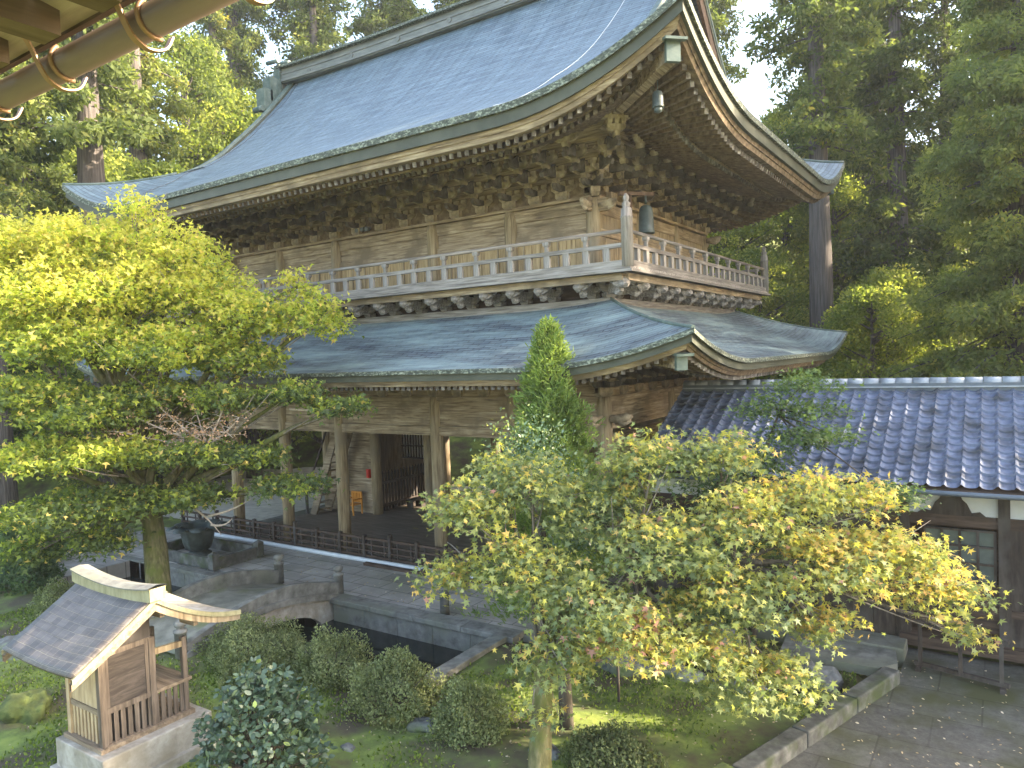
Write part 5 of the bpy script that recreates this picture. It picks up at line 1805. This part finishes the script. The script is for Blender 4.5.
def right_maple():
    rng = np.random.default_rng(21)
    rr = random.Random(21)
    t = thing('maple_tree', 'broad maple turning dull yellow and orange in the right foreground', 'tree', (3.05, -8.5, -6.5))
    tr = [(3.05, -8.55, -6.6), (3.0, -8.5, -6.0), (2.94, -8.25, -5.1), (2.88, -8.0, -4.35), (3.05, -7.6, -3.8)]
    mb = MB().tube(tr, [.21, .17, .155, .15, .13], 14, jit=.08, rng=rr)
    trunk = build('trunk', mb, M['bark_moss'], t)
    lm = MB(); tw = MB()
    hubs = [Vector((2.4, -7.6, -3.7)), Vector((3.9, -7.0, -3.5)), Vector((5.2, -6.0, -3.4))]
    lm.tube(bezier(tr[3], (2.7, -7.8, -4.0), hubs[0], 6), [.12, .11, .1, .09, .08, .07], 8)
    lm.tube(bezier(tr[4], (3.4, -7.3, -3.7), hubs[1], 6), [.12, .11, .1, .1, .09, .08], 8)
    lm.tube(bezier(hubs[1], (4.5, -6.5, -3.6), hubs[2], 7), [.085, .08, .075, .07, .065, .06, .055], 8)
    for p in RP:
        c = Vector(p[:3]) - Vector((0, 0, p[4] * .4))
        a = min(hubs, key=lambda h: (h - c).length)
        mid = (a + c) * .5 + Vector((rr.uniform(-.15, .15), rr.uniform(-.15, .15), rr.uniform(-.1, .2)))
        pts = bezier(a, mid, c, 8)
        lm.tube(pts, [.05 - .005 * i for i in range(8)], 6)
        for j in range(8):
            e = Vector(p[:3]) + Vector((rr.gauss(0, .45) * p[3], rr.gauss(0, .45) * p[3], rr.gauss(0, .4) * p[4]))
            s = pts[rr.randint(3, 7)]
            tw.tube(bezier(s, (s + e) * .5 + Vector((0, 0, -.05)), e, 5), [.016, .013, .01, .007, .004], 4)
    for b_, c_, d_ in (((2.0, -7.7, -3.3), (1.2, -7.7, -3.5), (.35, -7.5, -3.55)), ((1.2, -7.7, -3.45), (.8, -7.6, -3.2), (.5, -7.4, -3.25)), ((.9, -7.65, -3.5), (.7, -7.6, -3.7), (.3, -7.55, -3.75))):
        tw.tube(bezier(b_, c_, d_, 6), [.016, .014, .012, .009, .006, .004], 5)
    build('limbs', lm, M['bark_dark'], trunk)
    build('twigs', tw, M['bark_grey'], trunk)
    RQ = [(p[0], p[1], p[2], p[3] * 1.06, p[4] * 1.05) + tuple(p[5:]) for p in RP]
    C, N, Sz, Ti = pad_leaves(RQ, rng, 6.4, .104, flat=.5, nj=.7)
    # drifts of colour: pinkish tips low in the middle
    pk = np.exp(-((C[:, 0] - 4.1) ** 2 + (C[:, 1] + 7.8) ** 2 + (C[:, 2] + 4.1) ** 2) / .35)
    Ti = np.clip(Ti, 0, .93)
    Ti = Ti + pk * .4 * (rng.random(len(Ti)) < .6) + (rng.random(len(Ti)) < .02) * .4
    leaf_mesh('crown', C, N, Sz, STAR, Ti, M['leaf_maple_right'], rng, t, droop=1.2)
right_maple()

# slender green maple rising against the tiled roof
def slender_maple():
    rng = np.random.default_rng(5); rr = random.Random(5)
    t = thing('young_maple', 'slender green maple rising in front of the tiled corridor roof', 'tree', (4.16, -1.5, -6.5))
    tr = [(4.16, -1.5, -6.6), (4.2, -1.7, -5.2), (4.3, -2.0, -3.8), (4.6, -2.2, -2.4), (5.0, -2.3, -1.4)]
    trunk = build('trunk', MB().tube(tr, [.1, .08, .07, .05, .02], 8, jit=.05, rng=rr), M['bark_dark'], t)
    P = [(5.0, -2.5, -1.15, .6, .25, .45), (5.5, -2.1, -.75, .55, .15, .6), (5.7, -2.3, -1.25, .45, .14, .4), (5.3, -2.5, -1.75, .6, .2, .35), (6.0, -2.5, -1.75, .45, .14, .35), (4.6, -3.0, -2.2, .7, .25, .3), (6.9, -2.6, -2.75, .6, .2, .15), (6.4, -2.9, -2.9, .5, .2, .15), (4.0, -2.6, -2.9, .8, .3, .25), (4.8, -3.2, -3.8, .8, .3, .2)]
    tw = MB()
    for p in P:
        a = min([Vector(q) for q in tr[2:]], key=lambda h: (h - Vector(p[:3])).length)
        pts = bezier(a, (a + Vector(p[:3])) * .5 + Vector((0, 0, .1)), p[:3], 6)
        tw.tube(pts, [.025, .02, .017, .014, .01, .006], 5)
    build('twigs', tw, M['bark_dark'], trunk)
    C, N, Sz, Ti = pad_leaves([(p[0], p[1], p[2], p[3] * 1.2) + p[4:] for p in P], rng, 5.5, .095, flat=.5)
    leaf_mesh('crown', C, N, Sz, STAR3, Ti, M['leaf_green'], rng, t)
slender_maple()

# thin trunk beside the right maple, leafy holly-like tree behind it
def holly():
    rng = np.random.default_rng(8); rr = random.Random(8)
    t = thing('evergreen_tree', 'bluish small-leaved evergreen between the young conifer and the right maple', 'tree', (2.31, -6.5, -6.5))
    tr = [(2.31, -6.5, -6.6), (2.3, -6.5, -5.8), (2.2, -6.4, -4.6), (1.6, -6.0, -3.2), (1.2, -5.7, -2.2)]
    trunk = build('trunk', MB().tube(tr, [.14, .12, .1, .08, .04], 10, jit=.08, rng=rr), M['bark_dark'], t)
    P = [(.75, -5.45, -1.6, .5, .45, .6), (1.2, -5.2, -1.6, .5, .4, .6), (.6, -5.6, -2.3, .5, .5, .45), (1.4, -5.6, -2.3, .7, .5, .4), (2.2, -5.6, -3.2, .8, .5, .3), (2.0, -6, -4.2, .6, .4, .3)]
    C, N, Sz, Ti = pad_leaves(P, rng, 6, .075, flat=1.0, nj=1.2)
    M['leaf_holly'] = leafmat('holly_leaf', [(0.0, (.06, .11, .06)), (.6, (.12, .19, .11)), (.9, (.3, .34, .1)), (1.0, (.5, .5, .06))], tr=.25, gloss=1.2)
    leaf_mesh('crown', C, N, Sz, OVAL, Ti, M['leaf_holly'], rng, t)
holly()

def conifer_sapling():
    rng = np.random.default_rng(9)
    t = thing('young_conifer', 'pointed bright green young conifer before the gate', 'tree', (.6, -3.9, -6.5))
    build('trunk', MB().tube([(.6, -3.9, -6.6), (.6, -3.85, -3), (.62, -3.7, .7)], [.12, .07, .015], 8), M['bark_dark'], t)
    n = 5200
    h = rng.random(n) ** .8
    z = .72 - h * 6.3
    rad = (.07 + 1.3 * h ** .75) * rng.uniform(.3, 1.12, n) ** .7
    a = rng.random(n) * 2 * np.pi
    lump = 1 + .2 * np.sin(a * 3 + z * 4) + .22 * np.sin(a * 5 - z * 7) + .12 * np.sin(a * 9 + z * 15)
    tips = np.stack([.61 + np.cos(a) * rad * lump, -3.8 + np.sin(a) * rad * lump, z], 1)
    m_ = 9
    base = np.repeat(tips, m_, 0)
    dirs = np.stack([np.cos(a), np.sin(a), np.full(n, 1.1)], 1)
    D = np.repeat(dirs, m_, 0) + rng.normal(size=(n * m_, 3)) * .55
    C = base + rng.normal(size=base.shape) * .05
    N = rng.normal(size=base.shape)
    Ti = np.repeat(rng.normal(size=n) * .15 + .42 + .3 * (rad / (.07 + 1.2 * h ** .7) - .6) + (h < .25) * .2, m_)
    leaf_mesh('crown', C, N, rng.uniform(.08, .15, len(C)), [(-.09, 0), (-.11, .6), (0, 1), (.11, .6), (.09, 0)], Ti, M['leaf_conifer'], rng, t, D=D)
conifer_sapling()

# ---- clipped shrubs
def shrub(c, r, label, seed, mat='leaf_azalea', leaf=.05, n=9000, group=None, name='azalea_shrub', lump=.2, shape=OVAL, tint=.5):
    rng = np.random.default_rng(seed); rr = random.Random(seed)
    t = thing(name, label, 'shrub', c, group)
    u = rng.normal(size=(n, 3)); u /= np.linalg.norm(u, axis=1, keepdims=True)
    u[:, 2] = np.abs(u[:, 2]) * 1.0 - .25 * (rng.random(n) < .3)
    s = 1 + lump * (np.sin(u[:, 0] * 5 + seed) * np.sin(u[:, 1] * 4.3 + seed * 2) + .6 * np.sin(u[:, 2] * 9 + u[:, 0] * 7)) + .06 * np.sin(u[:, 0] * 23) * np.sin(u[:, 1] * 19 + seed)
    rad = s * (1 - .28 * rng.random(n) ** 2) + rng.normal(size=n) * .02
    C = u * rad[:, None] * np.array(r)[None, :]
    C[:, 2] = np.maximum(C[:, 2] + r[2] * .18, .02)
    C += np.array(c)
    N = u * .8 + rng.normal(size=(n, 3)) * .7
    D = u + rng.normal(size=(n, 3)) * .6 + np.array([0, 0, .5])
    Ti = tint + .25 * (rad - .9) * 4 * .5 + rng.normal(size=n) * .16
    tw = MB()
    for i in range(26):
        a = rr.uniform(0, 6.28); k = rr.uniform(.3, .8)
        e = (c[0] + math.cos(a) * r[0] * k, c[1] + math.sin(a) * r[1] * k, c[2] + r[2] * rr.uniform(.5, .95))
        tw.tube(bezier((c[0] + math.cos(a) * .08, c[1] + math.sin(a) * .08, c[2] - .03), (c[0] + math.cos(a) * r[0] * .3, c[1] + math.sin(a) * r[1] * .3, c[2] + r[2] * .3), e, 5), [.022, .018, .014, .01, .006], 5)
    build('stems', tw, M['bark_dark'], t)
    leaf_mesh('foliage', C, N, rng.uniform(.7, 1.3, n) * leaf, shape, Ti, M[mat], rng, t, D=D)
    return t
G = 'clipped azalea shrubs round the pond'
shrub((-2.75, -7.25, -6.5), (.78, .7, .78), 'dense clipped azalea right behind the camellia bush, at the edge of the dark pond', 31, group=G, n=9000)
shrub((-.75, -7.55, -6.5), (.82, .75, .85), 'round clipped azalea in front of the pond, third bush from the shrine', 32, group=G, n=9500)
shrub((1.05, -7.7, -6.5), (.62, .6, .78), 'upright azalea just left of the right maple trunk', 33, group=G, n=7500)
shrub((3.7, -7.5, -6.5), (.72, .62, .55), 'dark low azalea just right of the right maple trunk', 34, group=G, n=7500, tint=.25)
shrub((-5.1, -7.4, -6.5), (1.25, .9, .7), 'wide azalea beside the bridge, right of the shrine roof', 35, group=G, n=13000)
shrub((-4.0, -8.2, -6.5), (.8, .6, .55), 'low azalea between the shrine porch and the camellia bush', 36, group=G, n=7000, tint=.4)
shrub((-12.9, -7.8, -6.5), (.75, .6, .6), 'azalea behind the shrine ridge on the moss lawn', 37, group=G, n=6000)
shrub((-16.3, -7.2, -6.5), (1.2, .9, .8), 'dark leafy shrub at the far end of the moss lawn', 38, n=6000, mat='leaf_green', leaf=.09, name='leafy_shrub', tint=.15)
shrub((-19.5, -6.0, -6.5), (1.5, 1.1, 1.3), 'shrub with pale glints at the left edge beyond the moss lawn', 39, n=7000, mat='leaf_green', leaf=.1, name='leafy_shrub', tint=.25)
shrub((3.2, -1.7, -6.5), (1.0, .5, .8), 'dark fern-like shrub by the corridor wall behind the right maple', 40, n=5000, mat='leaf_green', leaf=.1, name='leafy_shrub', tint=.2)
# camellia
def camellia():
    rng = np.random.default_rng(44); rr = random.Random(44)
    c = Vector((-.75, -10.45, -6.5))
    t = thing('camellia_bush', 'loose camellia bush with glossy dark leaves beside the shrine', 'bush', c)
    n = 330
    tips = []
    tw = MB()
    for i in range(n):
        a = rr.uniform(0, 6.28); h = rr.random() ** .7
        rmax = .92 * math.sqrt(max(.02, 1 - (h * .98) ** 2.2)) + .06
        rad = rmax * rr.uniform(.3, 1) ** .5
        q = c + Vector((math.cos(a) * rad * (1 + .2 * math.sin(3 * a + 5 * h)), math.sin(a) * rad, .15 + 1.4 * h * (1 + .12 * math.sin(2 * a)) + rr.uniform(-.2, .2)))
        tips.append((q, h))
        if i % 4 == 0:
            tw.tube(bezier(c + Vector((0, 0, .1)), c + Vector((math.cos(a) * rad * .3, math.sin(a) * rad * .3, h * .9)), q, 6), [.03, .024, .018, .013, .009, .005], 5)
    for dx, hh in ((-.18, 1.9), (-.05, 1.75), (.2, 1.65)):
        for k in range(5): tips.append((c + Vector((dx, -.1 * dx, hh - k * .08)), 1))
    C = []; D = []; Ti = []
    for q, h in tips:
        for _ in range(12):
            d = Vector((rr.gauss(0, 1), rr.gauss(0, 1), rr.gauss(.2, .7))).normalized()
            C.append(q + d * .03); D.append(d)
            Ti.append(.35 + rr.gauss(0, .12) + (.6 if rr.random() < .025 else 0))
    C = np.array(C); D = np.array(D)
    N = rng.normal(size=C.shape) * .5; N[:, 2] += .8; N[:, 1] -= .3
    build('stems', tw, M['bark_dark'], t)
    leaf_mesh('foliage', C, N, rng.uniform(.075, .135, len(C)), OVAL, np.array(Ti), M['leaf_camellia'], rng, t, D=D)
camellia()

# ---- ground cover (moss tufts, weeds, fallen leaves)
def ground_cover():
    rng = np.random.default_rng(77)
    n = 90000
    x = rng.uniform(-14, 7, n); y = rng.uniform(-14, -1.2, n)
    keep = np.ones(n, bool)
    for i in range(n):
        if gz(x[i], y[i]) < GZ - .09 or (x[i] > 5.3 + (y[i] + 6.9) * .31 and y[i] > -9) or in_rect(x[i], y[i], (-4.15, -2.5, -12.05, -10.0)): keep[i] = False
        elif math.sin(x[i] * 2.1) + math.sin(y[i] * 2.7 + x[i]) + math.sin(x[i] * .7 - y[i] * 1.3) < rng.normal() * .8: keep[i] = False
    x = x[keep]; y = y[keep]; n = len(x)
    C = np.stack([x, y, [gz(a, b) + .005 for a, b in zip(x, y)]], 1)
    N = rng.normal(size=(n, 3)); N[:, 2] *= .6
    D = rng.normal(size=(n, 3)) * .6; D[:, 2] = 1
    m = leafmat('groundcover_leaf', [(0.0, (.06, .09, .02)), (.6, (.14, .2, .035)), (1.0, (.25, .3, .05))], tr=.3)
    o = leaf_mesh('ground_cover', C, N, rng.uniform(.03, .085, n), KITE, rng.random(n), m, rng, D=D)
    tag(o, 'short weeds and moss tufts growing over the garden floor', 'ground cover', kind='stuff')
    n = 3800
    x = rng.uniform(-14, 10, n); y = rng.uniform(-13, -.9, n)
    z = np.array([gz(a, b) for a, b in zip(x, y)])
    z = np.where(z < GZ - .09, np.where((x > 5.6) | (y > -3.4), -6.43, -9), z) + .012
    k = z > -7; x, y, z = x[k], y[k], z[k]; n = len(x)
    N = rng.normal(size=(n, 3)) * .25; N[:, 2] += 1
    m = leafmat('fallen_leaf', [(0.0, (.25, .17, .1)), (.6, (.45, .36, .22)), (1.0, (.6, .52, .4))], tr=.1)
    o = leaf_mesh('fallen_leaves', np.stack([x, y, z], 1), N, rng.uniform(.03, .07, n), OVAL, rng.random(n), m, rng)
    tag(o, 'scattered pale fallen leaves on moss and paving', 'leaves', kind='stuff')
ground_cover()

# ---- forest
def tree_mesh(kind, seed, H, rw, crown_from, nclump, leaf, per=110, dense=1.0):
    """returns (trunk mesh, crown mesh) with origin at the base"""
    rng = np.random.default_rng(seed); rr = random.Random(seed)
    mb = MB()
    r0 = H * .015 + .12
    lean = (rr.uniform(-.3, .3), rr.uniform(-.3, .3))
    mb.tube([(lean[0] * f, lean[1] * f, H * f - .5) for f in (0, .1, .3, .6, 1)], [r0 * 1.25, r0, r0 * .85, r0 * .55, .04], 12, jit=.06, rng=rr)
    cl = []
    if kind == 'cedar':
        z = crown_from * H
        while z < H * .99:
            f = (z - crown_from * H) / (H * (1 - crown_from))
            rad = rw * (1 - f) ** .75 * (.75 + .25 * math.sin(f * 17 + seed)) + .4
            nb = max(3, int((6 - 2 * f) * dense))
            for b in range(nb):
                a = rr.uniform(0, 6.28)
                L = rad * rr.uniform(.55, 1.12)
                e = Vector((math.cos(a) * L, math.sin(a) * L, z - L * .28 + rr.uniform(-.3, .3)))
                s = Vector((0, 0, z))
                mb.tube(bezier(s, (s + e) * .5 + Vector((0, 0, L * .13)), e, 5), [.07, .055, .04, .025, .012], 5)
                k = max(2, int(L / .75))
                for j in range(k):
                    q = s.lerp(e, .3 + .7 * (j + .5) / k) + Vector((rr.gauss(0, .25), rr.gauss(0, .25), rr.gauss(0, .15)))
                    cl.append((q, .42 + .38 * rr.random()))
            z += H * .022 + .12
    else:
        for i in range(nclump):
            h = crown_from + (1 - crown_from) * rr.random() ** .8
            f = (h - crown_from) / (1 - crown_from)
            rad = rw * math.sin(math.pi * min(1, .18 + .8 * f)) ** .7
            a = rr.uniform(0, 6.28)
            L = rad * rr.uniform(.35, 1.0) ** .6
            e = Vector((math.cos(a) * L, math.sin(a) * L, h * H))
            cl.append((e, .55 + .5 * rr.random()))
            if i % 3 == 0:
                s = Vector((0, 0, h * H - L * .6))
                mb.tube(bezier(s, (s + e) * .5 + Vector((0, 0, -.2)), e, 5), [.09, .07, .05, .03, .012], 5)
    C = []; N = []; T = []
    cc = np.array([list(q) for q, _ in cl]); rs = np.array([r for _, r in cl])
    n = len(cl)
    u = rng.normal(size=(n, per, 3)); u /= np.linalg.norm(u, axis=2, keepdims=True)
    fl = .62 if kind == 'cedar' else .7
    rad = rng.random((n, per)) ** .4
    P = cc[:, None, :] + u * rad[:, :, None] * rs[:, None, None] * np.array([1, 1, fl])
    P = P.reshape(-1, 3)
    N = u.reshape(-1, 3) * .6 + rng.normal(size=(n * per, 3)) * .7
    T = np.repeat(rng.normal(size=n) * .12, per) + rng.normal(size=n * per) * .1 + .42
    D = u.reshape(-1, 3) + rng.normal(size=(n * per, 3)) * .5
    if kind == 'cedar': D[:, 2] -= .5
    me = bpy.data.meshes.new('trunk')
    me.from_pydata([tuple(v) for v in mb.v], [], mb.f)
    me.polygons.foreach_set('use_smooth', [True] * len(me.polygons))
    me.materials.append(M['bark'])
    cr = leaf_mesh('crown', P, N, rng.uniform(.6, 1.3, len(P)) * leaf, BLADE if kind == 'cedar' else OVAL, T, M['leaf_cedar'] if kind == 'cedar' else M['leaf_broad'], rng, D=D)
    crm = cr.data
    bpy.data.objects.remove(cr)
    return me, crm

print('trees')
def relit(tk, mat):
    tk[1].materials.clear(); tk[1].materials.append(mat); return tk
TK = {
 'cedarA': tree_mesh('cedar', 101, 34, 4.6, .18, 0, .33, per=95),
 'cedarB': tree_mesh('cedar', 102, 30, 4.2, .1, 0, .33, per=95),
 'cedarHigh': tree_mesh('cedar', 103, 36, 3.8, .45, 0, .33, per=95),
 'fir': relit(tree_mesh('cedar', 104, 23, 5.8, .02, 0, .2, per=230, dense=1.5), M['leaf_fir']),
 'broadA': tree_mesh('broad', 105, 15, 5.0, .15, 260, .2, per=110),
 'broadHigh': tree_mesh('broad', 107, 14.6, 2.6, .74, 75, .16, per=110),  # narrow high crown shaped to shade the right maple
 'broadB': tree_mesh('broad', 106, 12, 4.2, .1, 230, .19, per=110),
}
def plant(kind, x, y, label, name, group=None, s=1.0, rz=None, z=None):
    me, cm = TK[kind]
    zz = gz(x, y) if z is None else z
    t = thing(name, label, 'tree', (x, y, zz), group)
    t.scale = (s, s, s)
    t.rotation_euler = (0, 0, rz if rz is not None else (x * 7.3 + y * 3.1) % 6.28)
    for nme, mesh in (('trunk', me), ('crown', cm)):
        o = bpy.data.objects.new(nme, mesh)
        S.collection.objects.link(o)
        o.parent = t
    return t
def fwdside(f, s):
    """ground position from distance along and across the view axis"""
    return (CAM.x - .5531 * f / .999 + .833 * s, CAM.y + .8322 * f + .5519 * s)
def pxpos(px, f): return fwdside(f, (px - 512) / 735.7 * f)

plant('cedarHigh', -24.1, -.6, 'old cedar with bare reddish-grey trunk under the eave at the upper left', 'cedar_tree', s=1.05, rz=1)
plant('cedarHigh', -24.6, -4.5, 'cedar whose grey trunk stands at the extreme left edge', 'cedar_tree', s=.8, rz=2)
plant('cedarHigh', 1.28, 22.2, 'tall straight cedar trunk just right of the upper eave tip', 'cedar_tree', s=.98, rz=4.6)
plant('cedarHigh', 2.6, 31.0, 'thinner cedar trunk behind and right of the tall straight one', 'cedar_tree', s=1.1, rz=.6)
plant('fir', 9.2, 14.6, 'bushy green conifer towering over the corridor roof at the right edge', 'conifer_tree', s=1.0, rz=.4)
plant('broadB', 4.2, 17.5, 'light yellow-green tree behind the corridor roof, left of the bushy conifer', 'broadleaf_tree', s=.72, rz=1.0)
Gc, Gb = 'dark cedars of the hillside forest', 'broadleaf trees of the hillside forest'
lc, lb = 'dark green cedar in the forest behind the gate', 'yellow-green broadleaf tree in the forest behind the gate'
for (px, f, kd) in ((-60, 33, 'cedarB'), (40, 40, 'cedarB'), (150, 44, 'cedarA'), (20, 52, 'cedarA'), (230, 58, 'cedarA'), (330, 60, 'cedarA'), (420, 62, 'cedarA'), (520, 60, 'cedarB'), (620, 62, 'cedarA'), (100, 62, 'cedarA'),
                    (690, 52, 'broadA'), (860, 50, 'cedarA'), (900, 40, 'cedarA'), (950, 46, 'cedarB'), (1010, 40, 'cedarA'), (1060, 48, 'cedarA'), (830, 72, 'cedarA'), (700, 74, 'cedarB'), (1080, 36, 'cedarB'), (-130, 40, 'cedarA'), (-40, 60, 'cedarA')):
    x, y = pxpos(px, f)
    plant(kd, x, y, lc, 'cedar_tree', Gc, s=.9 + .25 * ((px * 13) % 7) / 7)
for (px, f, kd, s) in ((170, 38, 'broadA', 1.1), (250, 42, 'broadA', 1.15), (330, 46, 'broadA', 1.2), (110, 42, 'broadB', 1.2), (400, 50, 'broadB', 1.2), (290, 52, 'broadA', 1.4), (200, 52, 'broadA', 1.3), (60, 36, 'broadB', .9), (130, 33, 'broadB', .8),
                       (730, 46, 'broadA', 1.0), (790, 50, 'broadA', 1.0), (760, 40, 'broadB', .8), (700, 42, 'broadB', .9), (840, 44, 'broadA', .8), (890, 34, 'broadB', .8), (960, 34, 'broadB', .8), (660, 46, 'broadA', 1.0), (-10, 42, 'broadA', 1.0)):
    x, y = pxpos(px, f)
    plant(kd, x, y, lb, 'broadleaf_tree', Gb, s=s)

# cedars added off to the right to shade the gate flank and corridor
Gs = 'cedars added to shade the gate'
for x, y, sc in ((12.4, 8.4, .58), (20, 7.9, .68), (20.3, 10.4, .70), (20.6, 13.0, .70)):
    plant('cedarB', x, y, 'cedar added right of the gate to shade it', 'cedar_tree', Gs, s=sc)
for x, y, sc in ((20.5, 18, 1.1), (21, 24, 1.1), (25, 21, 1.1), (23.2, 15.6, 1.08), (24, 26, 1.1), (20.8, 21, 1.12)):
    plant('cedarHigh', x, y, 'cedar added right of the gate to shade it', 'cedar_tree', Gs, s=sc)
plant('broadB', 25, 6.8, 'rounded broadleaf tree added out of view to shade the path', 'broadleaf_tree', s=.95)  # unseen tree added to keep sun off the path and kerb
plant('broadHigh', 19.6, 4.2, 'slim broadleaf tree added out of view to shade the right maple', 'broadleaf_tree')  # unseen tree added to cut the sun on the right maple
for (px, f, kd, s_) in ((330, 72, 'cedarA', 1.4), (410, 74, 'cedarA', 1.45), (480, 74, 'cedarA', 1.4), (250, 70, 'cedarA', 1.3), (665, 64, 'cedarA', 1.35), (850, 60, 'cedarA', 1.2), (712, 60, 'cedarA', 1.15)):
    x, y = pxpos(px, f)
    plant(kd, x, y, lc, 'cedar_tree', Gc, s=s_)

# ---- air
hz = MB().box(-175, 175, -64, 185, -9, 75)
ho = build('haze', hz, M['moss'])
hm = bpy.data.materials.new('haze')
hm.use_nodes = True
hn = hm.node_tree.nodes
hn.clear()
ho_ = hn.new('ShaderNodeOutputMaterial')
pv = hn.new('ShaderNodeVolumePrincipled')
pv.inputs['Color'].default_value = (.9, .94, 1, 1)
pv.inputs['Density'].default_value = 0.0005
pv.inputs['Anisotropy'].default_value = 0.3
hm.node_tree.links.new(pv.outputs[0], ho_.inputs['Volume'])
ho.data.materials.clear()
ho.data.materials.append(hm)
tag(ho, 'thin pale haze in the air of the valley', 'haze', kind='stuff')
